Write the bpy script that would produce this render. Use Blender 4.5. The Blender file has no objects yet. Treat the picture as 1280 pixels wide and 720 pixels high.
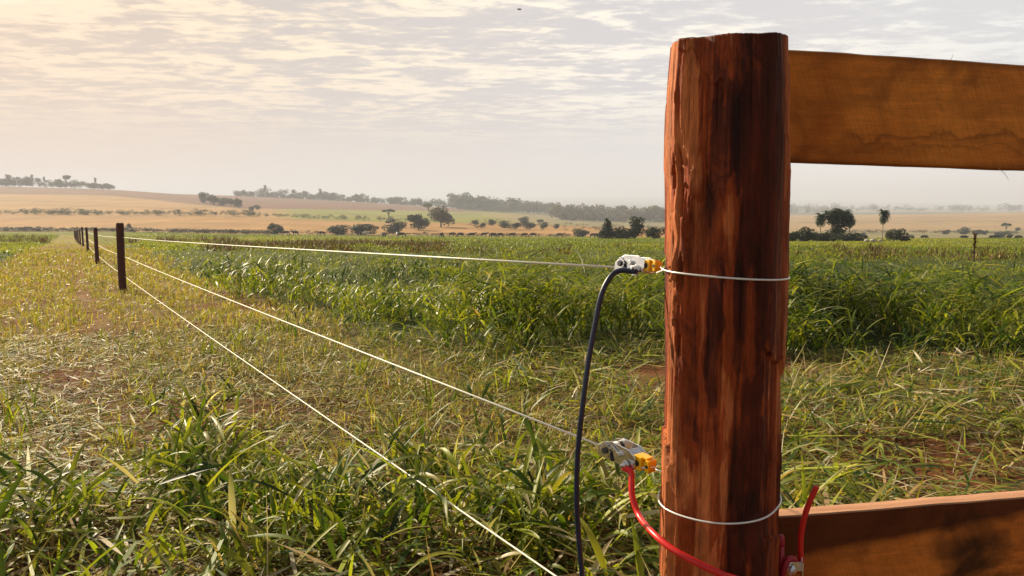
import bpy, bmesh, math, random
import numpy as np
from mathutils import Vector, Matrix
R = math.radians
S = bpy.context.scene
C = S.collection
random.seed(7)
rng = np.random.default_rng(11)

# ------------------------------------------------------------------ camera
F = 924.4                      # focal length in pixels of the 1280 px wide photograph
EYE = 1.12
PITCH = R(6.4)
cd = bpy.data.cameras.new('camera'); cam = bpy.data.objects.new('camera', cd); C.objects.link(cam)
cd.sensor_width = 36; cd.lens = 26.0; cd.clip_start = 0.05; cd.clip_end = 40000
cam.location = (0, 0, EYE); cam.rotation_euler = (R(90) - PITCH, 0, 0)
S.camera = cam

# ------------------------------------------------------------------ sky and sun
SUN_AZ, SUN_EL = -46.0, 27.0
sd = Vector((math.sin(R(SUN_AZ)) * math.cos(R(SUN_EL)), math.cos(R(SUN_AZ)) * math.cos(R(SUN_EL)), math.sin(R(SUN_EL))))
W = bpy.data.worlds.new('World'); S.world = W; W.use_nodes = True
nt = W.node_tree; nt.nodes.clear()
def N(t, typ, **kw):
    n = t.nodes.new(typ)
    for k, v in kw.items(): setattr(n, k, v)
    return n
def mth(t, op, a, b=None, c=None, clamp=False):
    n = N(t, 'ShaderNodeMath', operation=op); n.use_clamp = clamp
    for i, x in enumerate((a, b, c)):
        if x is None: continue
        if isinstance(x, (int, float)): n.inputs[i].default_value = x
        else: t.links.new(x, n.inputs[i])
    return n.outputs[0]
def mix(t, f, a, b, typ='MIX'):
    n = N(t, 'ShaderNodeMix', data_type='RGBA', blend_type=typ)
    for s, x in ((n.inputs['Factor'], f), (n.inputs[6], a), (n.inputs[7], b)):
        if isinstance(x, (int, float)): s.default_value = x
        elif isinstance(x, tuple): s.default_value = (*x, 1)
        else: t.links.new(x, s)
    return n.outputs[2]
def ramp(t, f, stops, interp='LINEAR'):
    n = N(t, 'ShaderNodeValToRGB'); cr = n.color_ramp; cr.interpolation = interp
    while len(cr.elements) < len(stops): cr.elements.new(.5)
    for e, (p, c) in zip(cr.elements, stops):
        e.position = p; e.color = (*c, 1) if isinstance(c, tuple) else (c, c, c, 1)
    t.links.new(f, n.inputs[0]); return n.outputs[0]
def noise(t, vec, scale, detail=4, rough=.5, dist=0, out=0, lac=2.0):
    n = N(t, 'ShaderNodeTexNoise')
    n.inputs['Scale'].default_value = scale; n.inputs['Detail'].default_value = detail
    n.inputs['Roughness'].default_value = rough; n.inputs['Distortion'].default_value = dist
    n.inputs['Lacunarity'].default_value = lac
    if vec is not None: t.links.new(vec, n.inputs['Vector'])
    return n.outputs[out]
def mapping(t, vec, scale=(1, 1, 1), rot=(0, 0, 0), loc=(0, 0, 0)):
    n = N(t, 'ShaderNodeMapping'); n.inputs['Scale'].default_value = scale
    n.inputs['Rotation'].default_value = rot; n.inputs['Location'].default_value = loc
    t.links.new(vec, n.inputs['Vector']); return n.outputs[0]

SKY_STR = 0.1
sky = N(nt, 'ShaderNodeTexSky', sky_type='NISHITA'); sky.sun_disc = False
sky.sun_elevation = R(SUN_EL); sky.sun_rotation = R(SUN_AZ); sky.dust_density = 3.0; sky.air_density = 1.0
tc = N(nt, 'ShaderNodeTexCoord'); gen = tc.outputs['Generated']
sep = N(nt, 'ShaderNodeSeparateXYZ'); nt.links.new(gen, sep.inputs[0])
dx, dy, dz = sep.outputs
den = mth(nt, 'ADD', mth(nt, 'MAXIMUM', dz, 0.0), 0.035)
comb = N(nt, 'ShaderNodeCombineXYZ')
nt.links.new(mth(nt, 'DIVIDE', dx, den), comb.inputs[0]); nt.links.new(mth(nt, 'DIVIDE', dy, den), comb.inputs[1])
pl = comb.outputs[0]
rot = mapping(nt, pl, (.62, 1.0, 1), (0, 0, R(-14)))
n1 = noise(nt, rot, 2.7, 9, .62, .7)
n2 = noise(nt, rot, .55, 5, .5, .3)
n3 = noise(nt, rot, 8.5, 6, .62, .3)
# sheet of cloud: grey bodies, bright thin gaps between them
body = mth(nt, 'ADD', mth(nt, 'MULTIPLY', n1, .60), mth(nt, 'MULTIPLY', n3, .40))
wisp = ramp(nt, mth(nt, 'ADD', body, mth(nt, 'MULTIPLY', mth(nt, 'SUBTRACT', n2, .5), .25)),
            [(.45, 0.0), (.49, .25), (.53, .8), (.58, 1.0)])
dot = N(nt, 'ShaderNodeVectorMath', operation='DOT_PRODUCT'); nt.links.new(gen, dot.inputs[0])
dot.inputs[1].default_value = (math.sin(R(SUN_AZ)), math.cos(R(SUN_AZ)), 0.08)
toward = mth(nt, 'MULTIPLY_ADD', dot.outputs['Value'], .5, .5)
k = 1 / SKY_STR
def K(c, s=0.72): return tuple(x * k * s for x in c)
dark = ramp(nt, toward, [(.0, K((.17, .19, .22))), (.40, K((.30, .32, .35))), (.60, K((.60, .605, .625))), (.80, K((.56, .54, .555))), (.93, K((.55, .49, .46))), (.99, K((.62, .48, .38)))])
lite = ramp(nt, toward, [(.0, K((.22, .24, .26))), (.40, K((.38, .40, .42))), (.60, K((.78, .78, .76))), (.80, K((.92, .85, .73))), (.93, K((.92, .76, .56))), (.99, K((.92, .71, .50)))])
fade = ramp(nt, dz, [(.045, 0.0), (.08, .22), (.125, .75), (.18, 1.0)])
cloud = mix(nt, mth(nt, 'MULTIPLY', wisp, fade), dark, lite)
cover = ramp(nt, mth(nt, 'MULTIPLY', n2, fade), [(.58, 1.0), (.70, .3)])
blue = mix(nt, .65, sky.outputs[0], K((.52, .60, .62)))
skyc = mix(nt, cover, blue, cloud)
low = ramp(nt, dz, [(0, 1.0), (.10, .0)])
skyc = mix(nt, mth(nt, 'MULTIPLY', low, .6), skyc, ramp(nt, toward, [(0, K((.25, .27, .30))), (.45, K((.45, .47, .50))), (.65, K((1.16, 1.14, 1.20))), (.80, K((.80, .765, .80))), (.92, K((.74, .62, .58))), (.99, K((.78, .57, .43)))]))
zen = ramp(nt, dz, [(.30, 1.0), (.70, .42)])
skyc = mix(nt, 1.0, skyc, zen, 'MULTIPLY')
bg = N(nt, 'ShaderNodeBackground'); nt.links.new(skyc, bg.inputs[0]); bg.inputs[1].default_value = SKY_STR
wo = N(nt, 'ShaderNodeOutputWorld'); nt.links.new(bg.outputs[0], wo.inputs[0])

sl = bpy.data.lights.new('sun', 'SUN'); sl.energy = 5.0; sl.angle = R(.8); sl.color = (1, .84, .60)
so = bpy.data.objects.new('sun', sl); C.objects.link(so)
so.rotation_euler = (-sd).to_track_quat('-Z', 'Y').to_euler(); so.location = (0, 0, 30)
S.view_settings.view_transform = 'Standard'; S.view_settings.look = 'None'
S.view_settings.exposure = 0.78; S.view_settings.gamma = 1; S.view_settings.use_curve_mapping = False
S.cycles.volume_bounces = 1

# ------------------------------------------------------------------ helpers
def slope_of(py):
    v = (360 - py) / F
    return (-math.sin(PITCH) + v * math.cos(PITCH)) / (math.cos(PITCH) + v * math.sin(PITCH))
def at(px, py, Y):
    u = (px - 640) / F; v = (360 - py) / F
    q = Y / (math.cos(PITCH) + v * math.sin(PITCH))
    return Vector((u * q, Y, EYE + Y * slope_of(py)))
def hash2(i, j, seed):
    h = (i.astype(np.int64) * 374761393 + j.astype(np.int64) * 668265263 + seed * 974634777) & 0xffffffff
    h = ((h ^ (h >> 13)) * 1274126177) & 0xffffffff
    return ((h ^ (h >> 16)) & 0xffffff) / float(0xffffff)
def vn(x, y, seed=0):
    x = np.asarray(x, float); y = np.asarray(y, float)
    i = np.floor(x); j = np.floor(y); fx = x - i; fy = y - j
    fx = fx * fx * (3 - 2 * fx); fy = fy * fy * (3 - 2 * fy)
    a = hash2(i, j, seed); b = hash2(i + 1, j, seed); c = hash2(i, j + 1, seed); d = hash2(i + 1, j + 1, seed)
    return (a * (1 - fx) + b * fx) * (1 - fy) + (c * (1 - fx) + d * fx) * fy
def fbm(x, y, o=4, seed=0):
    s = 0; amp = .5; t = 0
    for q in range(o):
        s = s + amp * vn(np.asarray(x) * 2 ** q, np.asarray(y) * 2 ** q, seed + q); t += amp; amp *= .5
    return s / t
def sst(a, b, x):
    t = np.clip((x - a) / (b - a), 0, 1); return t * t * (3 - 2 * t)

def mesh_np(name, V, Q, col=None, mat=None, smooth=False, parent=None, uv=None, link=True):
    """V (n,3), Q (m,4) quads or (m,3) triangles"""
    V = np.asarray(V, np.float32); Q = np.asarray(Q, np.int32)
    me = bpy.data.meshes.new(name); n = Q.shape[1]
    me.vertices.add(len(V)); me.vertices.foreach_set('co', V.ravel())
    me.loops.add(Q.size); me.loops.foreach_set('vertex_index', Q.ravel())
    me.polygons.add(len(Q)); me.polygons.foreach_set('loop_start', np.arange(0, Q.size, n, dtype=np.int32))
    me.polygons.foreach_set('loop_total', np.full(len(Q), n, np.int32))
    if smooth: me.polygons.foreach_set('use_smooth', np.ones(len(Q), bool))
    me.update(calc_edges=True)
    if col is not None:
        ca = me.color_attributes.new('tint', 'FLOAT_COLOR', 'POINT')
        c4 = np.ones((len(V), 4), np.float32); c4[:, :3] = col; ca.data.foreach_set('color', c4.ravel())
    if mat: me.materials.append(mat)
    o = bpy.data.objects.new(name, me)
    if link: C.objects.link(o)
    if parent: o.parent = parent
    return o
def tag(o, label=None, cat=None, group=None, kind=None):
    if label: o['label'] = label
    if cat: o['category'] = cat
    if group: o['group'] = group
    if kind: o['kind'] = kind
    return o
def empty(name, loc=(0, 0, 0)):
    o = bpy.data.objects.new(name, None); C.objects.link(o); o.location = loc; o.empty_display_size = .1; return o
def dup(root, loc, rz=0, sc=(1, 1, 1), label=None, group=None):
    r = root.copy(); C.objects.link(r); r.location = loc; r.rotation_euler = (0, 0, rz); r.scale = sc
    if label: r['label'] = label
    if group: r['group'] = group
    for ch in root.children:
        c = ch.copy(); C.objects.link(c); c.parent = r
    return r
def bm_obj(name, bm, mat, parent=None, smooth=False):
    me = bpy.data.meshes.new(name); bm.to_mesh(me); bm.free()
    if smooth:
        for p in me.polygons: p.use_smooth = True
    if mat: me.materials.append(mat)
    o = bpy.data.objects.new(name, me); C.objects.link(o)
    if parent: o.parent = parent
    return o
def tube_np(pts, rad, n=8, cap=True):
    """tube through pts with radius per point -> V, Q"""
    P = [Vector(p) for p in pts]; m = len(P)
    if not hasattr(rad, '__len__'): rad = [rad] * m
    V = []; prev = None
    for i, p in enumerate(P):
        d = (P[min(i + 1, m - 1)] - P[max(i - 1, 0)]).normalized()
        if prev is None:
            a = d.cross(Vector((0, 0, 1)));
            if a.length < .05: a = d.cross(Vector((1, 0, 0)))
        else: a = prev - d * prev.dot(d)
        a.normalize(); prev = a; b = d.cross(a)
        for q in range(n):
            t = 2 * math.pi * q / n
            V.append(p + (a * math.cos(t) + b * math.sin(t)) * rad[i])
    Q = [(i * n + q, i * n + (q + 1) % n, (i + 1) * n + (q + 1) % n, (i + 1) * n + q) for i in range(m - 1) for q in range(n)]
    if cap:
        for i, e in ((0, 1), (m - 1, -1)):
            c = len(V); V.append(P[i] + (P[i] - P[i + e]).normalized() * rad[i] * .35)
            for q in range(n):
                x, y = i * n + q, i * n + (q + 1) % n
                Q.append((c, y, x, c) if i == 0 else (c, x, y, c))
    return [tuple(v) for v in V], Q
def tube(name, pts, rad, mat, n=8, parent=None, smooth=True):
    V, Q = tube_np(pts, rad, n)
    me = bpy.data.meshes.new(name); me.from_pydata(V, [], [tuple(dict.fromkeys(q)) for q in Q]); me.update()
    if smooth:
        for p in me.polygons: p.use_smooth = True
    me.materials.append(mat)
    o = bpy.data.objects.new(name, me); C.objects.link(o)
    if parent: o.parent = parent
    return o
def spline(pts, n=10):
    P = [Vector(p) for p in pts]; P = [P[0] * 2 - P[1]] + P + [P[-1] * 2 - P[-2]]; out = []
    for i in range(1, len(P) - 2):
        a, b, c, d = P[i - 1:i + 3]
        for q in range(n):
            t = q / n
            out.append(.5 * ((2 * b) + (c - a) * t + (2 * a - 5 * b + 4 * c - d) * t * t + (3 * b - a - 3 * c + d) * t ** 3))
    out.append(P[-2]); return out

# ------------------------------------------------------------------ materials
def new_mat(name):
    m = bpy.data.materials.new(name); m.use_nodes = True; t = m.node_tree
    return m, t, t.nodes['Principled BSDF'], t.nodes['Material Output']
def bump(t, h, strength, dist, bsdf):
    b = N(t, 'ShaderNodeBump'); b.inputs['Strength'].default_value = strength; b.inputs['Distance'].default_value = dist
    t.links.new(h, b.inputs['Height']); t.links.new(b.outputs[0], bsdf.inputs['Normal'])
def leaf_mat(name, trans=.35, rough=.42, spec=.5):
    m, t, b, o = new_mat(name)
    a = N(t, 'ShaderNodeAttribute', attribute_name='tint')
    t.links.new(a.outputs['Color'], b.inputs['Base Color']); b.inputs['Roughness'].default_value = rough
    b.inputs['Specular IOR Level'].default_value = spec
    tr = N(t, 'ShaderNodeBsdfTranslucent')
    t.links.new(mix(t, 1.0, a.outputs['Color'], (1.35, 1.35, .55), 'MULTIPLY'), tr.inputs[0])
    ms = N(t, 'ShaderNodeMixShader'); ms.inputs[0].default_value = trans
    t.links.new(b.outputs[0], ms.inputs[1]); t.links.new(tr.outputs[0], ms.inputs[2]); t.links.new(ms.outputs[0], o.inputs[0])
    return m
M_grass = leaf_mat('grass_blade', .45, .45, .30)
M_straw = leaf_mat('dry_straw', .25, .6, .3)
M_leaf = leaf_mat('tree_foliage', .25, .6, .25)
def plain(name, col, rough=.5, metal=0, spec=.5, var=.15, sc=40, bmp=0):
    m, t, b, o = new_mat(name)
    g = N(t, 'ShaderNodeTexCoord').outputs['Object']
    n = noise(t, g, sc, 4, .6)
    c = mix(t, n, tuple(x * (1 - var) for x in col), tuple(min(1, x * (1 + var)) for x in col))
    t.links.new(c, b.inputs['Base Color'])
    t.links.new(mth(t, 'MULTIPLY_ADD', n, .2, rough - .1), b.inputs['Roughness'])
    b.inputs['Metallic'].default_value = metal; b.inputs['Specular IOR Level'].default_value = spec
    if bmp: bump(t, n, .4, bmp, b)
    return m
M_trunk = plain('bark', (.10, .08, .06), .9, sc=4, var=.3)
M_palmtrunk = plain('palm_bark', (.30, .26, .21), .9, sc=3, var=.3)
M_wire = plain('galvanised_wire', (.80, .79, .76), .38, .35, sc=200)
M_steel = plain('galvanised_steel', (.74, .75, .77), .24, 1.0, sc=70, var=.22)
M_line = plain('cream_line_wire', (.88, .82, .68), .5, 0, sc=300, var=.25)
M_dark = plain('dark_steel', (.05, .05, .055), .5, .6, sc=200)
M_yellow = plain('yellow_plastic', (.90, .50, .012), .30, sc=80, var=.08)
M_navy = plain('navy_cable', (.010, .018, .055), .36, sc=60)
M_red = plain('red_cable', (.66, .018, .016), .34, sc=60)
M_maroon = plain('dark_red_sleeve', (.36, .012, .03), .4, sc=60)
M_post = plain('fence_post_wood', (.075, .020, .013), .8, sc=20, var=.4, bmp=.004)

# ------------------------------------------------------------------ terrain
PXC = [-500, 0, 150, 300, 450, 600, 750, 880, 1000, 1280, 1800]
YR = [150, 190, 235, 320, 420, 560, 720, 900, 1100, 1500, 2300, 3600, 6000, 9000, 13000]
TAB = {
 -500: [296, 293, 289, 279, 268, 253, 239, 229, 236, 262, 262, 258, 251, 247, 256],
 0:    [296, 293, 289, 279, 268, 254, 241, 232, 238, 262, 262, 258, 251, 246, 256],
 150:  [296, 293, 289, 279, 269, 257, 246, 236.5, 241, 262, 262, 256, 248, 239, 254],
 300:  [297, 295.5, 292, 281.5, 270, 263, 255, 249, 244, 262, 262, 257, 249, 242, 256],
 450:  [297.6, 297, 294, 284, 276, 269, 262, 257, 252, 262, 262, 258, 250, 246, 258],
 600:  [298, 297.6, 295.6, 287, 279, 274, 270, 266, 262, 264, 261, 258, 251, 247.5, 259],
 750:  [298.4, 298.2, 296.4, 289, 284, 280.5, 278, 276, 272, 268, 261, 259, 252, 246, 259],
 880:  [299, 298.8, 297.6, 292, 288, 285, 281, 277, 272, 268, 262, 259.5, 253, 246.5, 259],
 1000: [299.8, 299.8, 299, 295, 290, 283, 276, 272, 270, 268, 264, 260, 254, 249, 259],
 1280: [300.8, 301, 300.5, 297, 292, 284, 274, 268, 265.5, 268, 264, 261, 256.5, 256, 260],
 1800: [304, 304, 303, 298, 294, 284, 272, 262, 260, 266, 264, 261, 257, 256, 261]}
LYF = np.linspace(math.log(150), math.log(13000), 140)
TCF = np.linspace(-1.25, 1.25, 160)
_tc = np.array([(p - 640) / F for p in PXC])
_g = np.array([[slope_of(y) for y in TAB[p]] for p in PXC])
_g1 = np.array([np.interp(LYF, np.log(YR), r) for r in _g])
_g2 = np.array([np.interp(TCF, _tc, _g1[:, j]) for j in range(len(LYF))]).T
def _sm(a, ax, n):
    kk = np.exp(-np.linspace(-2, 2, n) ** 2); kk /= kk.sum()
    return np.apply_along_axis(lambda r: np.convolve(np.pad(r, n // 2, mode='edge'), kk, 'valid'), ax, a)
_g2 = _sm(_sm(_g2, 1, 5), 0, 9)
GS = -.0362
def ground_z(X, Y):
    X = np.asarray(X, float); Y = np.asarray(Y, float)
    r = np.hypot(X, Y); az = np.clip(np.arctan2(X, Y), -.86, .86)
    Ye = np.where(np.abs(np.arctan2(X, Y)) < .86, Y, r * math.cos(.86)); Ye = np.maximum(Ye, 1)
    t = np.tan(az); ly = np.clip(np.log(Ye), LYF[0], LYF[-1])
    a = (t - TCF[0]) / (TCF[1] - TCF[0]); b = (ly - LYF[0]) / (LYF[1] - LYF[0])
    i = np.clip(a.astype(int), 0, len(TCF) - 2); j = np.clip(b.astype(int), 0, len(LYF) - 2); a = a - i; b = b - j
    sl_ = (_g2[i, j] * (1 - a) + _g2[i + 1, j] * a) * (1 - b) + (_g2[i, j + 1] * (1 - a) + _g2[i + 1, j + 1] * a) * b
    far = EYE + sl_ * Ye
    near = GS * np.clip(Y, -60, None) + .05 * (fbm(X * .9, Y * .9, 3, 5) - .5) + .02 * (fbm(X * 5, Y * 5, 2, 9) - .5)
    near = near + np.clip(r / 60, 0, 1) * .5 * (fbm(X * .05, Y * .05, 2, 3) - .5)
    w = sst(105, 165, np.where(np.abs(np.arctan2(X, Y)) < .86, Y, r * .9))
    return near * (1 - w) + far * w
def s_fence(X, Y):          # signed distance to the right of the wire fence line
    return (X - (1.06 - .5985 * Y)) * .858
def ground_hit(px, py, lo=60, hi=9000):
    """point on the terrain seen at a picture position (first hit)"""
    Ys = np.exp(np.linspace(math.log(lo), math.log(hi), 900)); u = (px - 640) / F
    v = (360 - py) / F; q = Ys / (math.cos(PITCH) + v * math.sin(PITCH))
    g = ground_z(u * q, Ys); ray = EYE + Ys * slope_of(py)
    k_ = np.where(g >= ray)[0]; k_ = k_[0] if len(k_) else len(Ys) - 1
    return float(u * q[k_]), float(Ys[k_]), float(g[k_])

def field_colour(X, Y):
    t = X / np.maximum(Y, 1); px = 640 + t * F
    wob = (fbm(X * .012, Y * .012, 4, 21) - .5)
    Yw = Y * (1 + wob * .06)
    green = np.array((.19, .20, .030)); olive = np.array((.20, .19, .075)); orange = np.array((.46, .26, .095))
    orange2 = np.array((.45, .27, .105)); purple = np.array((.23, .12, .075)); ygreen = np.array((.27, .27, .05))
    tan = np.array((.43, .29, .14)); forest = np.array((.10, .12, .06)); palet = np.array((.28, .24, .11)); blueg = np.array((.12, .14, .09))
    n = len(t); col = np.tile(green, (n, 1))
    def lay(w, c): col[:] = col * (1 - w[:, None]) + c * w[:, None]
    left = 1 - sst(560, 760, px); right = sst(900, 1020, px)
    e0 = np.interp(px, [0, 700, 1000, 1280], [232, 240, 235, 215])
    m = sst(e0, e0 + 4, Yw)
    lay(m * (1 - right), orange * (.85 + .3 * fbm(X * .004, Y * .06, 3, 31))[:, None])
    lay(m * right, palet)
    e1 = np.interp(px, [0, 300, 450, 600, 750, 1000], [425, 410, 400, 420, 430, 500])
    m = sst(e1, e1 * 1.015, Yw)
    mid = sst(330, 380, px + wob * 60) * (1 - sst(600, 700, px + wob * 90))
    lay(m * (1 - right), orange2 * (.85 + .3 * fbm(X * .003, Y * .05, 3, 33))[:, None])
    lay(m * mid, ygreen * (.85 + .3 * fbm(X * .01, Y * .03, 3, 35))[:, None])
    lay(m * sst(600, 700, px) * (1 - right), palet * (.8 + .4 * fbm(X * .01, Y * .03, 3, 36))[:, None])
    e1r = np.interp(px, [900, 1000, 1280], [430, 410, 500])
    m = sst(e1r, e1r * 1.02, Yw)
    lay(m * right, tan * (.82 + .36 * fbm(X * .004, Y * .03, 3, 37))[:, None])
    e2 = np.interp(px, [-200, 0, 150, 300, 450, 600], [690, 700, 730, 600, 700, 900])
    m = sst(e2, e2 * 1.02, Yw) * (1 - sst(560, 620, px))
    lay(m, purple * (.85 + .3 * fbm(X * .003, Y * .03, 3, 39))[:, None])
    m = sst(1250, 1500, Y); lay(m, forest)
    mm = fbm(X * .0009, Y * .0009, 4, 41)
    lay(sst(1800, 2100, Y) * sst(.5, .56, mm), palet * .9)
    lay(sst(5000, 5600, Y), blueg)
    return col

# polar sheet out to the horizon
rr = np.concatenate([np.linspace(.25, 12, 90), np.exp(np.linspace(math.log(12.2), math.log(13000), 330))])
azs = np.concatenate([np.linspace(-math.pi, -.80, 50)[:-1], np.linspace(-.80, .80, 560), np.linspace(.80, math.pi, 50)[1:-1]])
RR, AA = np.meshgrid(rr, azs, indexing='ij'); GX = RR * np.sin(AA); GY = RR * np.cos(AA)
GZ = ground_z(GX, GY)
nr, na = RR.shape
V = np.stack([GX.ravel(), GY.ravel(), GZ.ravel()], 1)
I, J = np.meshgrid(np.arange(nr - 1), np.arange(na), indexing='ij'); J2 = (J + 1) % na
Q = np.stack([(I * na + J).ravel(), (I * na + J2).ravel(), ((I + 1) * na + J2).ravel(), ((I + 1) * na + J).ravel()], 1)
V = np.vstack([V, [[0, 0, float(ground_z(0, 0))]]]); cen = len(V) - 1
jj = np.arange(na); Q = np.vstack([Q, np.stack([np.full(na, cen), (jj + 1) % na, jj, np.full(na, cen)], 1)[:0]])
colr = field_colour(V[:, 0], V[:, 1])
# near ground: red earth, litter and low green, by the zones of the field
s_ = s_fence(V[:, 0], V[:, 1]); Yv = V[:, 1]; Xv = V[:, 0]
nz = .5 * fbm(Xv * 1.1, Yv * 1.1, 4, 61) + .5 * fbm(Xv * .9 + 5, Yv * .9, 3, 88); nz2 = fbm(Xv * .35, Yv * .35, 3, 62)
earth = np.array((.23, .088, .036)); litter = np.array((.27, .18, .075)); lowg = np.array((.075, .095, .022))
nz = nz + .16 * (fbm(Xv * 9, Yv * 9, 3, 63) - .5)
ncol = earth * (1 - sst(.35, .6, nz))[:, None] + litter * sst(.35, .6, nz)[:, None]
gm = np.clip(sst(1.4, 2.2, s_) * sst(5.8, 7.5, Yv + (nz2 - .5) * 2) + sst(2.6, 3.4, -s_), 0, 1)
ncol = ncol * (1 - gm[:, None]) + lowg * gm[:, None]
path = np.exp(-((s_ + .85 + .5 * (nz2 - .5)) / .30) ** 2) * sst(.35, .55, nz) * sst(3, 6, Yv)
ncol = ncol * (1 - .8 * path[:, None]) + np.array((.30, .15, .06)) * .8 * path[:, None]
track = sst(-3, -2.4, s_) * (1 - sst(1.4, 2.2, s_))
wn = sst(25, 110, np.hypot(Xv, Yv))
midc = colr * (1 - track[:, None]) + np.array((.34, .27, .09)) * track[:, None]
colr = np.where((np.hypot(Xv, Yv) < 200)[:, None], ncol * (1 - wn[:, None]) + midc * wn[:, None], colr)
m, t, b, o = new_mat('field_ground')
a = N(t, 'ShaderNodeAttribute', attribute_name='tint'); geo = N(t, 'ShaderNodeNewGeometry').outputs['Position']
nf = noise(t, geo, 22, 8, .7); nm = noise(t, geo, .9, 6, .65); nl = noise(t, mapping(t, geo, (1, .35, 1)), .05, 6, .6)
nff = noise(t, geo, 90, 6, .75)
c = mix(t, 1.0, a.outputs['Color'], ramp(t, nf, [(.3, .5), (.55, 1.0), (.7, 1.4)]), 'MULTIPLY')
c = mix(t, .6, c, ramp(t, nff, [(.35, .55), (.65, 1.35)]), 'MULTIPLY')
c = mix(t, .6, c, ramp(t, nm, [(.3, .65), (.7, 1.3)]), 'MULTIPLY')
c = mix(t, .7, c, ramp(t, nl, [(.3, .7), (.7, 1.25)]), 'MULTIPLY')
t.links.new(c, b.inputs['Base Color']); b.inputs['Roughness'].default_value = .95; b.inputs['Specular IOR Level'].default_value = .1
bump(t, mth(t, 'ADD', mth(t, 'ADD', nf, mth(t, 'MULTIPLY', nff, .35)), nm), 1.0, .035, b)
ground = mesh_np('ground', V, Q, colr, m, True); tag(ground, kind='structure')

# ------------------------------------------------------------------ grass blades
def blades(P, az, tilt, bend, L, Wd, col, seg=5, groove=False, tipcol=None):
    """arched ribbons; tilt = start angle from vertical, bend = extra angle gained to the tip"""
    n = len(P); tt = np.linspace(0, 1, seg + 1)
    ang = tilt[:, None] + bend[:, None] * tt[None] ** 1.5
    step = L[:, None] / seg
    am = (ang[:, :-1] + ang[:, 1:]) / 2
    h = np.concatenate([np.zeros((n, 1)), np.cumsum(np.sin(am) * step, 1)], 1)
    z = np.concatenate([np.zeros((n, 1)), np.cumsum(np.cos(am) * step, 1)], 1)
    ca, sa = np.cos(az)[:, None], np.sin(az)[:, None]
    cx = P[:, 0:1] + h * ca; cy = P[:, 1:2] + h * sa; cz = P[:, 2:3] + z
    prof = np.clip(np.minimum(.45 + tt * 2.2, 1) * (1 - tt ** 2.6), .03, 1)
    w = Wd[:, None] * prof[None] * .5
    tw = (rng.random(n) - .5)[:, None] * 1.6 * tt[None] + (rng.random(n) - .5)[:, None] * .8   # roll about the blade
    # side vector and blade normal
    sx, sy = -sa * np.cos(tw), ca * np.cos(tw)
    nx, ny, nzv = -np.cos(ang) * ca, -np.cos(ang) * sa, np.sin(ang)
    sx = sx + nx * np.sin(tw); sy = sy + ny * np.sin(tw); sz = nzv * np.sin(tw)
    A = np.stack([cx - sx * w, cy - sy * w, cz - sz * w], 2); B = np.stack([cx + sx * w, cy + sy * w, cz + sz * w], 2)
    rows = [A, B]
    if groove:
        d = w * .35
        Mi = np.stack([cx - nx * d, cy - ny * d, cz - nzv * d], 2); rows = [A, Mi, B]
    kx = len(rows)
    V = np.stack(rows, 2).reshape(-1, 3)                      # blade, ring, side
    base = (np.arange(n) * (seg + 1) * kx)[:, None, None]
    rg = (np.arange(seg) * kx)[None, :, None]; cc = np.arange(kx - 1)[None, None, :]
    q0 = base + rg + cc
    Q = np.stack([q0, q0 + 1, q0 + kx + 1, q0 + kx], -1).reshape(-1, 4)
    cols = np.repeat(col[:, None, :], seg + 1, 1)
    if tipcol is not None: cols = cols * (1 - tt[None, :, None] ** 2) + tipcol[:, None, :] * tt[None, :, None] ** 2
    cols = np.repeat(cols[:, :, None, :], kx, 2).reshape(-1, 3)
    return V, Q, cols
class Acc:
    def __init__(s): s.v = []; s.q = []; s.c = []; s.n = 0
    def add(s, r):
        V, Q, c = r; s.v.append(V); s.q.append(Q + s.n); s.c.append(c); s.n += len(V)
    def build(s, name, mat, smooth=True, parent=None):
        return mesh_np(name, np.vstack(s.v), np.vstack(s.q), np.vstack(s.c), mat, smooth, parent)
PAL = {'green': (.100, .150, .014), 'lush': (.036, .078, .009), 'yel': (.30, .32, .032), 'tan': (.38, .26, .11), 'dark': (.012, .030, .005),
       'dry': (.36, .29, .075), 'pale': (.55, .49, .33), 'brown': (.11, .055, .028)}
def pick(n, w):
    ks = list(w); p = np.array([w[q] for q in ks], float); p /= p.sum()
    c = np.array([PAL[q] for q in ks])[rng.choice(len(ks), n, p=p)]
    return c * (.75 + .5 * rng.random((n, 1))) * (1 + .12 * (rng.random((n, 3)) - .5))
def wedge(n, r0, r1, amax=.80):
    az = (rng.random(n) * 2 - 1) * amax; r = np.sqrt(r0 ** 2 + rng.random(n) * (r1 ** 2 - r0 ** 2))
    return r * np.sin(az), r * np.cos(az)
def area(r0, r1, amax=.80): return amax * (r1 ** 2 - r0 ** 2)
def keep_clear(X, Y):        # nothing grows inside the gate post or between it and the viewer
    return ~((Y < 1.75) & (X > -.05))
def gz(X, Y): return ground_z(X, Y) - .01

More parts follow.
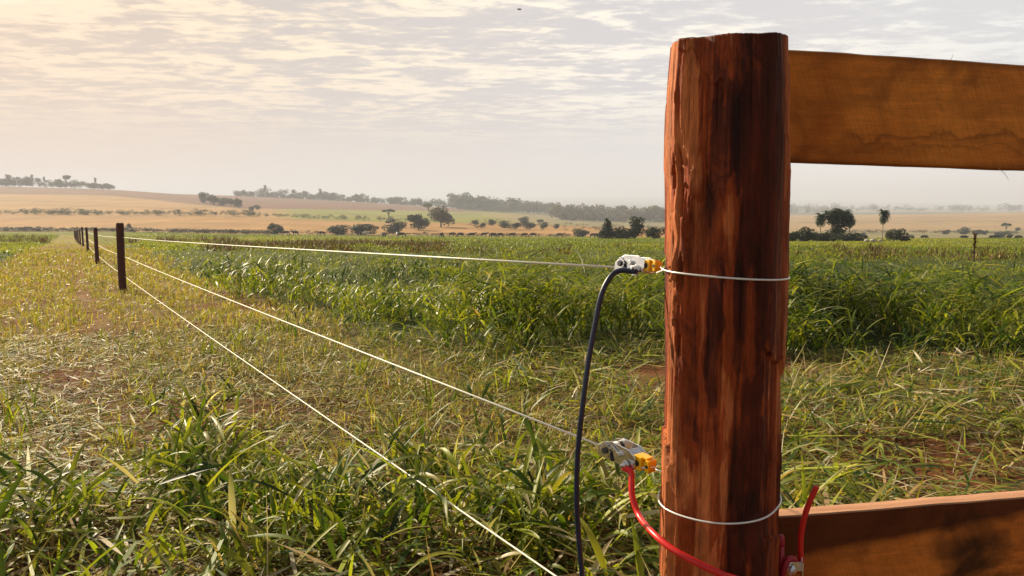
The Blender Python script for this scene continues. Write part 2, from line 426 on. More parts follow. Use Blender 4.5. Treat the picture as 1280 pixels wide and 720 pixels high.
tall = Acc(); short = Acc(); strawA = Acc(); farA = Acc()
def tufts(acc, X, Y, nb, L, Wd, spread, tilt, bend, pal, seg, groove=False, tip=None, Hs=None, lift=0):
    n = len(X)
    if n == 0: return
    k_ = rng.integers(nb[0], nb[1] + 1, n); idx = np.repeat(np.arange(n), k_); m_ = len(idx)
    sc = (.65 + .7 * rng.random(n))[idx]
    if Hs is not None: sc = sc * Hs[idx]
    bx = X[idx] + rng.normal(0, spread, m_) ; by = Y[idx] + rng.normal(0, spread, m_)
    lf = lift * rng.random(m_) * sc; P = np.stack([bx, by, gz(bx, by) + lf], 1)
    az = rng.random(m_) * 2 * math.pi
    tl = np.abs(rng.normal(0, 1, m_)) * tilt; bd = bend[0] + rng.random(m_) * (bend[1] - bend[0])
    if lift: tl = tl + .55 * lf / lift
    LL = L * sc * (.55 + .65 * rng.random(m_)); WW = np.minimum(Wd * (.5 + .75 * rng.random(m_)) * np.sqrt(sc), Wd * 1.2)
    col = pick(m_, pal); tc_ = pick(m_, tip) if tip else None
    acc.add(blades(P, az, tl, bd, LL, WW, col, seg, groove, tc_))
def litter(acc, X, Y, L, Wd, pal, hmax=.05, seg=3):
    n = len(X)
    if n == 0: return
    P = np.stack([X, Y, gz(X, Y) + .012 + rng.random(n) * hmax], 1)
    acc.add(blades(P, rng.random(n) * 6.283, R(76) + rng.random(n) * .3, rng.normal(0.15, .25, n), L * (.4 + rng.random(n)), Wd * (.5 + rng.random(n)), pick(n, pal), seg))

def zone(X, Y):
    s = s_fence(X, Y); w1 = fbm(X * .8, Y * .8, 3, 71) - .5; w2 = fbm(X * .25, Y * .25, 3, 72) - .5
    edge = np.interp(X, [-3, -1, .5, 1.5, 3, 6], [7.6, 7.0, 6.6, 6.3, 6.0, 6.2])
    ej = (rng.random(len(X)) - .5) * 1.5
    stand = (s > 1.7 + ej * .6 + w1 * 1.2 + np.clip(Y - 14, 0, 40) * .05) & (Y > edge + ej * np.where(X < 1, 1.0, .45) + w1 * 2.2)
    lefts = s < -3.0 + w1 * .8
    lush = (Y < np.interp(X, [-3, -1.9, -1.2, -.4, .3], [2.3, 2.7, 3.1, 3.6, 3.5]) + w1 * 1.3) & (X < 1.0)
    trk = (s > -3.2) & (s < 1.7) & ~lush & (Y > 3.2)
    return s, w1, w2, stand, lefts, lush, trk

# ---- 1.0 .. 16 m
n = int(area(1.0, 9) * 105); X, Y = wedge(n, 1.0, 9); ok = keep_clear(X, Y); X, Y = X[ok], Y[ok]
s, w1, w2, stand, lefts, lush, trk = zone(X, Y)
cl = fbm(X * 1.6, Y * 1.6, 3, 81)
q = lush & (rng.random(len(X)) < .22 + 1.5 * np.clip(cl - .42, 0, .4))
tufts(tall, X[q], Y[q], (7, 13), .22, .021, .06, .42, (.2, 1.7), {'lush': 1.6, 'green': 4.2, 'yel': 5.6, 'pale': 1.0, 'tan': .9, 'dark': .5}, 7, True,
      {'green': 3, 'yel': 4, 'tan': .7, 'pale': .5}, Hs=.75 + .8 * np.clip(cl[q] - .35, 0, .5), lift=.17)
sp_ = fbm(X * .9 + 5, Y * .9, 3, 88); q = trk & (sp_ > .24 + .24 * rng.random(len(X))) & (rng.random(len(X)) < .85) & (np.abs(s + .85 + w2) > .30 * rng.random(len(X)))
tufts(short, X[q], Y[q], (6, 11), .115, .0085, .06, .85, (.3, 1.5), {'dry': 4.5, 'yel': 2.6, 'tan': 3.4, 'green': 1.1, 'pale': .7, 'brown': .6}, 4, False, {'dry': 3, 'yel': 1.6, 'tan': 2.4, 'pale': .6})
q = ~lush & ~trk & ~stand & ~lefts & (rng.random(len(X)) < .30 + 2.2 * np.clip(cl - .43, 0, .4)) & (sp_ > .28 + .24 * rng.random(len(X)))
tufts(short, X[q], Y[q], (6, 11), .20, .014, .06, .70, (.5, 2.1), {'green': 3.6, 'yel': 4.6, 'lush': 1.6, 'tan': 1.8, 'pale': 1.3}, 5, False, {'green': 2, 'yel': 3, 'tan': 1.6, 'pale': .5}, lift=.09)
q = trk & (cl > .52) & (rng.random(len(X)) < .12)
tufts(short, X[q], Y[q], (3, 6), .24, .012, .03, .45, (.3, 1.7), {'green': 4, 'yel': 4, 'lush': 1}, 5, False, {'yel': 3, 'green': 2})
# signature clump left of centre
for (px, py, nn, h) in ((235, 600, 16, .40), (260, 640, 14, .42), (330, 690, 12, .42), (190, 690, 8, .34), (520, 610, 8, .36), (250, 545, 9, .34), (40, 690, 8, .30), (500, 690, 12, .40), (640, 560, 5, .28), (770, 660, 6, .30)):
    d = 1035 / (py - 289); cx, cy = (px - 640) / F * d, d
    XX = cx + rng.normal(0, .10, nn); YY = cy + rng.normal(0, .10, nn)
    tufts(tall, XX, YY, (6, 10), h * .62, .019, .05, .36, (.3, 1.8), {'lush': 4, 'dark': 1.2, 'green': 3.6, 'yel': 3.4, 'pale': .8}, 7, True, {'green': 3, 'yel': 3.5, 'tan': .3, 'pale': .3}, lift=.22)
# lying straw and cut blades
n = int(area(1.0, 9) * 1050); X, Y = wedge(n, 1.0, 9); ok = keep_clear(X, Y); X, Y = X[ok], Y[ok]
s, w1, w2, stand, lefts, lush, trk = zone(X, Y)
bare = fbm(X * .9 + 5, Y * .9, 3, 88)
q = ~stand & ~lefts & (bare > np.where(trk, .04, .12) + np.where(trk, .36, .42) * rng.random(len(X)) ** .8) & (rng.random(len(X)) < np.where(np.abs(s + .85) < .35, .75, 1))
litter(strawA, X[q], Y[q], .15, .009, {'tan': 2.2, 'dry': 3, 'pale': .5, 'yel': 3, 'green': 2.6, 'lush': .8, 'brown': 1.4})
q = ~stand & ~lefts & ~trk & (rng.random(len(X)) < .16) & (bare > .36)
litter(strawA, X[q], Y[q], .28, .014, {'tan': 2, 'yel': 3, 'green': 3.5, 'lush': 1.5, 'pale': 1.2}, .13, 5)
q = ~stand & ~lefts & (rng.random(len(X)) < .035)
nq = int(q.sum()); strawA.add(blades(np.stack([X[q], Y[q], gz(X[q], Y[q])], 1), rng.random(nq) * 6.283, .3 + rng.random(nq) * .9, rng.normal(.1, .3, nq), .14 + .26 * rng.random(nq), .004 + .004 * rng.random(nq), pick(nq, {'pale': 3, 'tan': 3, 'dry': 2, 'yel': 1}), 4))
# standing crop from its edge to 22 m
def crop(r0, r1, dens, nb, seg, Wd, Lh, mult=1.0):
    n = int(area(r0, r1) * dens); X, Y = wedge(n, r0, r1)
    s, w1, w2, stand, lefts, lush, trk = zone(X, Y)
    hm = fbm(X * .55, Y * .55, 3, 101); hm2 = fbm(X * .16, Y * .16, 2, 103)
    H = .42 + 2.0 * np.clip(hm - .3, 0, .5)
    H = H * (.55 + .75 * sst(.38, .60, fbm(X * .45 + 9, Y * .45, 3, 109))) * (1.0 - .45 * sst(9, 24, Y)) * (.62 + .38 * sst(0, 1.6, Y - 6.2)) * (.8 + .5 * hm2)
    gap = fbm(X * 1.2, Y * 1.2, 3, 107); q = stand & (rng.random(len(X)) < .40 + 1.5 * np.clip(hm - .35, 0, .4)) & (gap > .36 + .06 * rng.random(len(X)))
    yl = sst(.50, .64, hm2 * .6 + hm * .3 + .30 * sst(11, 26, Y)) > rng.random(len(X))
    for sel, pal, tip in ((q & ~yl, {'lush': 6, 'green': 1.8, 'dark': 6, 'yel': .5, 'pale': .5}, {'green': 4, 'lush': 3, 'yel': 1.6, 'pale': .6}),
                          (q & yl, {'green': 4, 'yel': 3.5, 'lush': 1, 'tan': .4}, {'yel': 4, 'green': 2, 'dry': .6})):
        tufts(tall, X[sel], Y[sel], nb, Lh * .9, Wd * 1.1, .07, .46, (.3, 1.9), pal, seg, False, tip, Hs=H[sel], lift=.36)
    q = lefts & (rng.random(len(X)) < .8)
    tufts(tall, X[q], Y[q], nb, Lh * .75, Wd, .05, .34, (.3, 1.8), {'green': 4, 'lush': 3, 'yel': 2, 'dark': .8}, seg, False, {'yel': 2, 'green': 3}, Hs=H[q])
crop(5.2, 12, 62, (8, 14), 5, .019, .30)
crop(12, 24, 26, (7, 12), 4, .024, .30)
crop(24, 45, 11, (6, 10), 3, .036, .22)
# dry strip and trampled field 9..45 m
for r0, r1, de, Wd, L in ((9, 16, 42, .012, .14), (16, 28, 22, .020, .16), (28, 50, 8.5, .034, .20)):
    n = int(area(r0, r1) * de); X, Y = wedge(n, r0, r1); s, w1, w2, stand, lefts, lush, trk = zone(X, Y)
    q = ~stand & ~lefts & (np.abs(s + .85 + w2) > .22 * rng.random(len(X)))
    tufts(short, X[q], Y[q], (5, 8), L, Wd, .07, .6, (.3, 1.4), {'dry': 4.5, 'yel': 3.6, 'tan': 2.8, 'green': 1.5}, 3, False, {'dry': 3, 'yel': 2.4, 'tan': 1.6})
    q = q & (rng.random(len(X)) < .8); litter(strawA, X[q], Y[q], .2, Wd * 1.1, {'tan': 3, 'dry': 3, 'yel': 2.5, 'pale': .6})
# ---- far pasture 45 .. 235 m, coarse clumps
for r0, r1, de, Wd, L in ((45, 80, 5.0, .06, .15), (80, 140, 1.9, .11, .13), (140, 245, .7, .20, .12)):
    n = int(area(r0, r1, .74) * de); X, Y = wedge(n, r0, r1, .74); s = s_fence(X, Y)
    e0 = np.interp(640 + X / Y * F, [0, 700, 1000, 1280], [225, 232, 228, 208])
    hm = fbm(X * .07, Y * .07, 3, 111); q = (Y < e0)
    trk = (s > -3) & (s < 1.8 + (Y - 14) * .04)
    sel = q & ~trk
    yl = sst(.40, .62, fbm(X * .035, Y * .05, 3, 112)) > rng.random(n)
    tufts(farA, X[sel & yl], Y[sel & yl], (5, 8), L, Wd, .30, .65, (.2, 1.5), {'yel': 5, 'green': 2.4, 'dry': 1.2}, 2, False, {'yel': 3, 'dry': 1}, Hs=(.5 + 1.2 * hm)[sel & yl])
    tufts(farA, X[sel & ~yl], Y[sel & ~yl], (5, 8), L, Wd, .25, .45, (.2, 1.5), {'green': 4.5, 'lush': 1, 'yel': 2.4, 'brown': .3}, 2, False, {'yel': 2, 'green': 2}, Hs=(.5 + 1.3 * hm)[sel & ~yl])
    sel = q & trk & (rng.random(n) < .6); tufts(farA, X[sel], Y[sel], (5, 8), L * .4, Wd, .25, .6, (.2, 1.2), {'dry': 4, 'yel': 4, 'tan': 1}, 2)
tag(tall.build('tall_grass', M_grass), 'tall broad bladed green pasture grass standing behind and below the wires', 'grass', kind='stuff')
tag(short.build('short_grass', M_grass), 'short yellowing grass along the fence track and on trampled soil', 'grass', kind='stuff')
tag(strawA.build('straw_litter', M_straw), 'tan straw and cut blades lying flat on the red earth', 'straw', kind='stuff')
tag(farA.build('far_pasture_grass', M_grass), 'green and yellow pasture grass stretching to the grazing cattle', 'grass', kind='stuff')
# brown dead weeds across the pasture
wd = Acc()
for (x0, x1, y0, y1, n, h) in ((262, 560, 304, 315, 640, .36), (300, 560, 303, 310, 420, .44), (560, 830, 305, 318, 110, .32), (985, 1280, 309, 328, 110, .36), (1040, 1110, 314, 322, 70, .42), (100, 300, 299, 304, 120, .7), (0, 60, 297, 303, 50, .6)):
    px = x0 + rng.random(n) * (x1 - x0); py = y0 + rng.random(n) * (y1 - y0)
    d = 1035 / (py - 289); X = (px - 640) / F * d; Y = d
    sel = fbm(px * .03, py * .2, 3, 120) > .42; X, Y = X[sel], Y[sel]
    tufts(wd, X, Y, (14, 24), h, .05, .26, .6, (.0, 1.0), {'brown': 5, 'tan': 1.2, 'green': 1}, 3, False, {'brown': 3, 'green': 1}, Hs=.6 + .7 * rng.random(len(X)))
tag(wd.build('dead_weeds', M_straw), 'band of brown dead weeds across the green pasture', 'weeds', kind='stuff')

# ------------------------------------------------------------------ trees
def crown_pts(lobes, n, ls, col, seed):
    r_ = np.random.default_rng(seed)
    lob = r_.choice(len(lobes), n, p=np.array([l[3] ** 2 for l in lobes]) / sum(l[3] ** 2 for l in lobes))
    Lc = np.array([l[:3] for l in lobes])[lob]; Lr = np.array([l[3] for l in lobes])[lob]; Lf = np.array([l[4] for l in lobes])[lob]
    d = r_.normal(0, 1, (n, 3)); d /= np.linalg.norm(d, axis=1)[:, None]
    rad = Lr * (.55 + .5 * r_.random(n) ** .6)
    P = Lc + d * rad[:, None] * np.stack([np.ones(n), np.ones(n), Lf], 1)
    nrm = d + r_.normal(0, .55, (n, 3)); nrm /= np.linalg.norm(nrm, axis=1)[:, None]
    a = np.cross(nrm, r_.normal(0, 1, (n, 3))); a /= np.linalg.norm(a, axis=1)[:, None]; b_ = np.cross(nrm, a)
    sz = ls * (.5 + r_.random(n))[:, None]
    V = np.stack([P - a * sz, P - b_ * sz * .6, P + a * sz, P + b_ * sz * .6], 1).reshape(-1, 3)
    Q = np.arange(n * 4).reshape(n, 4)
    c = np.array(col)[None] * (.6 + .8 * r_.random((n, 1))) * (.8 + .4 * hash2(lob * 7, lob * 3, seed))[:, None]
    return V, Q, np.repeat(c, 4, 0)
def unit_tree(name, kind, seed, col):
    """a tree one unit high and about one unit wide, base at the origin"""
    r_ = random.Random(seed); root = empty(name)
    th = {'round': .30, 'bush': .06, 'umbrella': .52, 'cone': .10, 'oval': .22, 'spreading': .30}[kind]
    lobes = []
    if kind == 'cone':
        for i in range(7):
            z = .12 + i * .125; w = .36 * (1 - z) + .05
            lobes.append((r_.uniform(-.06, .06), r_.uniform(-.06, .06), z, w, .9))
    else:
        nl = {'round': 13, 'bush': 12, 'umbrella': 9, 'oval': 14, 'spreading': 13}[kind]
        for i in range(nl):
            a_ = r_.uniform(0, 6.28); d_ = math.sqrt(r_.random()) * .33
            if kind == 'umbrella': z = r_.uniform(.74, .88); rr_, fl = r_.uniform(.13, .19), .55
            elif kind == 'bush': z = r_.uniform(.16, .70) * (1 - d_ * .6); rr_, fl = r_.uniform(.17, .25), .95
            elif kind == 'oval': d_ *= .75; z = r_.uniform(.18, .82); rr_, fl = r_.uniform(.19, .26), 1.0
            elif kind == 'spreading': z = r_.uniform(.24, .80) - d_ * .25; rr_, fl = r_.uniform(.17, .24), .95
            else: z = r_.uniform(.18, .78); rr_, fl = r_.uniform(.18, .25), .95
            lobes.append((math.cos(a_) * d_, math.sin(a_) * d_, z, rr_, fl))
    V, Q, c = crown_pts(lobes, 1700, .040, col, seed)
    mesh_np('crown', V, Q, c, M_leaf, False, root)
    VV = []; QQ = []
    def addt(p, r, n=6):
        v, q = tube_np(p, r, n, False); b_ = len(VV); VV.extend(v); QQ.extend([tuple(x + b_ for x in f) for f in q])
    top = th + .15
    addt([(0, 0, -.05), (.01, 0, th * .5), (0, .01, top)], [.035, .026, .016])
    for i in range(5 if kind != 'cone' else 1):
        l = lobes[i]; addt([(0, 0, th * .7), (l[0] * .5, l[1] * .5, (th + l[2]) * .48), (l[0], l[1], l[2])], [.018, .012, .005], 5)
    mesh_np('trunk', VV, QQ, None, M_trunk, True, root)
    return root
def unit_palm(name, seed, kind='feather'):
    r_ = random.Random(seed); root = empty(name); V = []; Q = []; c = []
    H = .74
    for i in range(34 if kind == 'feather' else 22):
        a_ = r_.uniform(0, 6.28); e = r_.uniform(-.7, 1.35); L = r_.uniform(.27, .36); p = Vector((0, 0, H)); pts = [p.copy()]
        for k_ in range(6):
            p = p + Vector((math.cos(a_) * math.cos(e), math.sin(a_) * math.cos(e), math.sin(e))) * L / 6; e -= .30; pts.append(p.copy())
        side = Vector((-math.sin(a_), math.cos(a_), 0)); g = r_.uniform(.7, 1.3)
        for k_ in range(6):
            A, B = pts[k_], pts[k_ + 1]
            for sg in (-1, 1):
                for h_ in (0, .5):
                    m0 = A.lerp(B, h_); m1 = A.lerp(B, h_ + .38); w = .085 * (1 - (k_ / 6.5) ** 2)
                    dr = Vector((0, 0, -.35 * w)); b_ = len(V); sway = (B - A) * .7
                    V += [m0, m1, m1 + side * sg * w + dr + sway, m0 + side * sg * w + dr + sway]; Q.append((b_, b_ + 1, b_ + 2, b_ + 3))
                    c += [(.028 * g, .050 * g, .017 * g)] * 4
    mesh_np('crown', [tuple(v) for v in V], Q, np.array(c), M_leaf, False, root)
    v, q = tube_np([(0, 0, -.04), (.01, 0, .3), (0, 0, H + .01)], [.020, .016, .013], 7, False)
    mesh_np('trunk', v, q, None, M_palmtrunk, True, root)
    return root
DG = (.024, .034, .013); MG = (.045, .062, .020); BG = (.085, .075, .040); LG = (.10, .12, .035)
protos = {}
def proto(kind, col, v):
    key = (kind, col, v)
    if key not in protos:
        r_ = unit_palm('palm_tree', 40 + v) if kind == 'palm' else unit_tree('bush' if kind == 'bush' else 'tree', kind, 50 + v * 13 + len(kind), col)
        protos[key] = [r_, False]
    return protos[key]
def plant(kind, px, py, hpx, wpx, label, group=None, col=DG, v=0, Y=None, cat=None, asp=1.0):
    if Y is None: x, y, z = ground_hit(px, py)
    else: y = Y; x = (px - 640) / F * Y; z = float(ground_z(x, y)); 
    h = hpx / F * y * (1.25 if kind == 'bush' else 1.1); w = wpx / F * y
    if Y is not None:   # height so that its top stands where it is seen
        h = max(hpx / F * y, at(px, py - hpx, Y).z - z)
    p = proto(kind, col, v); rz = random.uniform(0, 6.28)
    wf = w / .74 if kind != 'palm' else w / .60
    sc = (wf, wf, h)
    nm = 'palm_tree' if kind == 'palm' else 'bush' if kind == 'bush' else 'tree'
    if not p[1]:
        o = p[0]; o.location = (x, y, z); o.rotation_euler = (0, 0, rz); o.scale = sc; o['label'] = label; p[1] = True
    else: o = dup(p[0], (x, y, z), rz, sc, label)
    o['category'] = cat or {'palm_tree': 'palm tree', 'bush': 'bush', 'tree': 'tree'}[nm]
    if 'group' in o: del o['group']
    if group: o['group'] = group
    return o
G1 = 'dark bushes along the far edge of the pasture'; G2 = 'small round trees dotted on the pale field'; G3 = 'bushes on the tan field at right'
G4 = 'palms by the cattle pen'; G5 = 'palms above the hilltop wood'; G6 = 'trees on the hillside at left'
plant('round', 339, 291, 12, 10, 'smaller paler bush of the pair at the pasture edge, left of the dark bushes', G1, MG, 1, cat='bush')
plant('bush', 347, 292.5, 11, 13, 'dark round bush at the pasture edge, right one of the leftmost pair', G1, DG, 1)
plant('bush', 421, 293, 13, 23, 'dark low bush between the leftmost pair and the widest bush', G1, DG, 0)
plant('bush', 454, 294, 14, 30, 'widest dark bush at the pasture edge, in the middle of the three', G1, DG, 2)
plant('bush', 497, 291.5, 15, 26, 'dark domed bush standing just left of the forked green tree', G1, DG, 3)
plant('umbrella', 486, 274, 12, 15, 'small dark mushroom shaped tree on the yellow green field', None, DG, 0)
plant('bush', 488, 279, 6, 10, 'small bush at the foot of the mushroom shaped tree', None, MG, 1)
plant('spreading', 523, 288, 21, 22, 'dark forked tree with loose crown left of the big brownish tree', None, DG, 0)
plant('round', 551, 284, 26, 28, 'big round grey brown tree, largest on the orange field', None, BG, 0)
plant('umbrella', 536, 269, 14, 15, 'pale thin tree behind the big round grey brown tree', None, LG, 1)
for i, (px, py, h, w, lb) in enumerate(((594, 282, 7.5, 9, 'leftmost small round tree of the row on the pale field'), (603, 284, 5, 8, 'tiny low tree between the two leftmost round trees of the row'),
        (614, 282, 7.5, 9, 'third small round tree of the row, standing alone'), (630, 285, 9, 14, 'broad dark tree left of centre of the row on the pale field'),
        (644, 287, 9, 13, 'dark round tree in the middle of the row, lowest of all'), (656, 283, 7, 9, 'small tree overlapping the left side of a wider one'),
        (662, 287, 9, 14, 'wide dark tree just right of the middle of the row'), (680, 285.5, 7.5, 10, 'round dark tree second from the right end of the row'), (695, 286, 6, 8, 'last small tree at the right end of the row'),
        (655, 277.5, 7, 13, 'paler spreading tree uphill behind the row'), (675, 279, 5, 8, 'small pale tree uphill at the edge of the grey wood'))):
    plant('oval' if i % 2 else 'round', px, py, h * .95, w, lb, G2, MG if i > 8 else DG, i % 3)
plant('bush', 727, 296, 11, 17, 'olive squarish bush left of the pointed tree', None, MG, 0)
plant('cone', 758, 299, 25, 22, 'dark pointed tree near the gate post', None, DG, 0)
plant('bush', 776, 299, 14, 26, 'low dark bush between the pointed tree and the rounded tree', None, DG, 1)
plant('oval', 793, 299, 25, 24, 'dark rounded tree nearest the left of the gate post', None, DG, 1)
plant('bush', 818, 299, 15, 20, 'dark bush touching the left edge of the gate post', None, DG, 2)
# right of the post
for i, (px, w, h, lb) in enumerate(((991, 18, 14, 'dark bush touching the right edge of the gate post'), (1006, 20, 17, 'tall dark bush second to the right of the gate post'), (1022, 22, 11, 'low dark bush under the leftmost palm'),
                              (1036, 22, 12, 'dark bush under the middle palms'), (1055, 22, 12, 'dark bush under the right side of the palm group'), (1070, 18, 10, 'end bush of the dark hedge by the cattle pen'))):
    plant('bush', px, 302, h, w, lb, 'dark hedge bushes under the palms', DG, i % 4)
plant('palm', 1025, 301, 36, 22, 'leftmost and lowest palm of the group', G4, DG, 0)
plant('palm', 1039, 301, 39, 28, 'tall palm left of the middle in the group', G4, DG, 1)
plant('palm', 1051, 300, 40, 28, 'tall palm in the right half of the group', G4, DG, 2)
plant('palm', 1061, 301, 34, 22, 'rightmost drooping palm of the group', G4, DG, 0)
plant('oval', 1045, 301, 34, 26, 'dark leafy tree growing among the palms', None, DG, 2)
plant('palm', 1103, 301, 40, 17, 'lone palm with a bare pale trunk', None, DG, 1)
plant('bush', 1078, 296, 6, 7, 'small dark bush between the palm group and the lone palm', None, DG, 0)
plant('oval', 1113, 300, 13, 13, 'olive leafy bush just right of the lone palm', None, MG, 0, cat='bush')
plant('bush', 1126, 302, 15, 16, 'squarish dark bush right of the olive one', None, DG, 1)
for i, (px, py, h, w, lb) in enumerate(((1183, 293, 6.5, 8, 'leftmost small bush on the tan field'), (1205, 293, 8.5, 12, 'largest dark bush on the tan field'), (1222, 293.5, 6.5, 10, 'dark bush right of the largest on the tan field'),
        (1231, 293.5, 6, 6, 'narrow bush touching its left neighbour on the tan field'), (1249, 297, 8, 11, 'nearer green bush at the foot of the thin pale tree'), (1260, 294, 5, 8, 'pale low bush under the thin pale tree'), (1272, 289, 4.5, 6, 'rightmost small dark bush at the picture edge'))):
    plant('bush', px, py, h, w, lb, G3, MG if i == 5 else DG, i % 4)
plant('umbrella', 1257, 293, 14, 10, 'thin pale flat topped tree on the tan field', None, LG, 0)
plant('bush', 36, 289, 6.5, 11, 'small dark bush on the pasture edge at far left', None, DG, 0)
plant('bush', 48, 289, 5.5, 8, 'smaller bush right of the far left one', None, MG, 1)
plant('round', 162.5, 289, 9, 6, 'single small bush just right of the nearest thin post', None, BG, 2, cat='bush')
# hilltop wood at left and its palms
for px, hp, w, lb in ((16, 17, 9, 'leftmost tall palm of the hilltop'), (46, 17, 5, 'thin palm above the left part of the hilltop wood'), (61, 14, 4, 'short thin palm near the middle of the hilltop wood'), (124, 13, 4, 'last thin palm at the right end of the hilltop')):
    plant('palm', px, 233, hp, w, lb, G5, DG, 1, Y=905)
plant('umbrella', 88, 233, 15, 10, 'flat topped tree standing above the hilltop wood', None, DG, 1, Y=905)
for i, (px, py, h, w, lb) in enumerate(((256, 254, 14, 12, 'leftmost grey tree of the hillside cluster'), (268, 256, 12, 16, 'broad tree second in the hillside cluster'), (279, 257, 10, 14, 'low tree in the middle of the hillside cluster'),
        (289, 258, 10, 13, 'wide tree right of the middle of the hillside cluster'), (298, 260, 12, 10, 'darkest rounded tree at the right of the hillside cluster'), (314, 264, 6, 7, 'small low tree just downhill of the hillside cluster'),
        (322, 262, 6, 7, 'small pale tree right of the hillside cluster'))):
    plant('round' if i % 2 else 'spreading', px, py, h, w, lb, G6, MG, i % 3)

for px, hp, lb in ((334, 17, 'thin palm rising above the left part of the ridge wood'), (402, 16, 'tall palm rising above the middle of the ridge wood')):
    plant('palm', px, 250, hp, 5, lb, 'palms above the ridge wood', MG, 1, Y=1085)
# woods seen as one mass
def wood(name, items, label, col, cat='wood', nl=230, kind='stuff'):
    A = Acc(); r_ = random.Random(len(items) + int(items[0][0]))
    for (px, Y, h, w) in items:
        x = (px - 640) / F * Y; z = float(ground_z(x, Y)); lobes = []
        for i in range(6):
            a_ = r_.uniform(0, 6.28); d_ = r_.random() * .33
            lobes.append((math.cos(a_) * d_, math.sin(a_) * d_, r_.uniform(.25, .80), r_.uniform(.16, .26), .9))
        V, Q, c = crown_pts(lobes, nl, .055, col, r_.randrange(9999))
        V = V * np.array([w, w, h]) + np.array([x, Y, z]); A.add((V, Q, c * r_.uniform(.75, 1.3)))
    return tag(A.build(name, M_leaf, False), label, cat, kind=kind)
def row(x0, x1, n, Y0, Y1, h0, h1, wf=1.1):
    out = []
    for i in range(n):
        px = random.uniform(x0, x1); Y = random.uniform(Y0, Y1); h = h0 + (h1 - h0) * random.random() ** 1.6; out.append((px, Y, h, h * wf * random.uniform(.8, 1.3)))
    return out
its = []
for i in range(70):
    px = random.uniform(6, 146); e = max(0, 1 - abs(px - 50) / 110) ; its.append((px, random.uniform(895, 960), 6 + 9 * e * random.uniform(.6, 1.1), 11 * random.uniform(.8, 1.3)))
wood('hilltop_wood', its, 'grey green wood on the crest of the hill at far left', MG)
wood('ridge_wood', row(298, 600, 320, 1090, 1200, 5, 15, 1.2), 'long hazy line of trees along the ridge behind the purple brown field', MG)
wood('slope_wood', row(566, 700, 210, 1050, 1330, 10, 24, 1.2) + row(566, 640, 40, 1000, 1050, 6, 10, 1.5), 'hazy grey wood on the slope behind the row of round trees', MG)
wood('valley_wood', row(688, 850, 280, 760, 1100, 7, 20, 1.1) + row(700, 780, 50, 720, 760, 5, 9, 1.5), 'grey brown wood in the valley left of the gate post', BG, nl=260)
wood('far_tree_line', row(960, 1320, 90, 1900, 2500, 14, 26, 1.6) + row(960, 1060, 50, 1500, 1800, 10, 18), 'faint blue tree line beyond the tan field', MG, nl=150)
wood('scrub_row', row(-60, 330, 240, 415, 432, 1.8, 4.2, 1.7) + row(330, 560, 80, 418, 440, 1.5, 3.5, 1.8), 'grey green scrub line between the two orange fields', (.10, .10, .055), 'scrub', nl=90)
wood('dark_scrub_strip', row(-80, 340, 330, 226, 236, 1.0, 1.6, 3.2) + row(340, 730, 200, 234, 250, .6, 1.2, 2.8), 'dark low scrub strip along the far edge of the green pasture', (.05, .042, .02), 'scrub', nl=90)
wood('field_margin_scrub', row(590, 840, 90, 300, 480, 1.2, 2.4, 2.6) + row(1000, 1300, 80, 395, 425, 1.2, 2.2, 3.5), 'low olive scrub in broken lines across the pale fields', (.10, .09, .04), 'scrub', nl=80)

# ------------------------------------------------------------------ cattle
def skin_mesh(name, verts, edges, rad, lvl=1):
    me = bpy.data.meshes.new(name); me.from_pydata(verts, edges, []); o = bpy.data.objects.new(name, me); C.objects.link(o)
    sm = o.modifiers.new('skin', 'SKIN'); sm.use_smooth_shade = True
    sv = me.skin_vertices[0].data if me.skin_vertices else None
    if sv is None:
        bm = bmesh.new(); bm.from_mesh(me); bm.verts.layers.skin.verify(); bm.to_mesh(me); bm.free(); sv = me.skin_vertices[0].data
    for i, r_ in enumerate(rad): sv[i].radius = r_ if isinstance(r_, tuple) else (r_, r_); sv[i].use_root = (i == 0)
    o.modifiers.new('sub', 'SUBSURF').levels = lvl; o.modifiers['sub'].render_levels = lvl
    dg = bpy.context.evaluated_depsgraph_get(); ev = o.evaluated_get(dg); nm = bpy.data.meshes.new_from_object(ev)
    bpy.data.objects.remove(o); bpy.data.meshes.remove(me); nm.name = name; return nm
def cow_mesh(graze):
    v = [(0, 0, 1.0), (.55, 0, 1.02), (.85, 0, 1.12), (-.55, 0, 1.03), (-.78, 0, 1.02)]
    r_ = [(.33, .36), (.30, .36), (.20, .24), (.29, .32), (.14, .16)]
    e = [(0, 1), (1, 2), (0, 3), (3, 4)]
    if graze: hd = [(1.12, 0, .78), (1.22, 0, .42), (1.34, 0, .16)]
    else: hd = [(1.10, 0, 1.30), (1.28, 0, 1.38), (1.55, 0, 1.24)]
    b = len(v); v += hd; r_ += [(.14, .15), (.12, .13), (.07, .08)]; e += [(2, b), (b, b + 1), (b + 1, b + 2)]
    for sy in (-1, 1):          # ears
        b = len(v); h = hd[1]; v.append((h[0] - .04, sy * .24, h[2] + .04)); r_.append(.035); e.append((len(v) - 1, 6))
    for x, par, front in ((.52, 1, True), (-.60, 3, False)):
        for sy in (-1, 1):
            b = len(v)
            if front: v += [(x, sy * .20, .72), (x + .03, sy * .20, .42), (x, sy * .20, .06)]
            else: v += [(x + .08, sy * .21, .72), (x - .10, sy * .20, .46), (x - .04, sy * .20, .06)]
            r_ += [.12, .062, .05]; e += [(par, b), (b, b + 1), (b + 1, b + 2)]
    b = len(v); v += [(-.93, 0, .85), (-.95, 0, .42)]; r_ += [.03, .045]; e += [(4, b), (b, b + 1)]
    return skin_mesh('body', v, e, r_)
cowm = [cow_mesh(True), cow_mesh(False)]
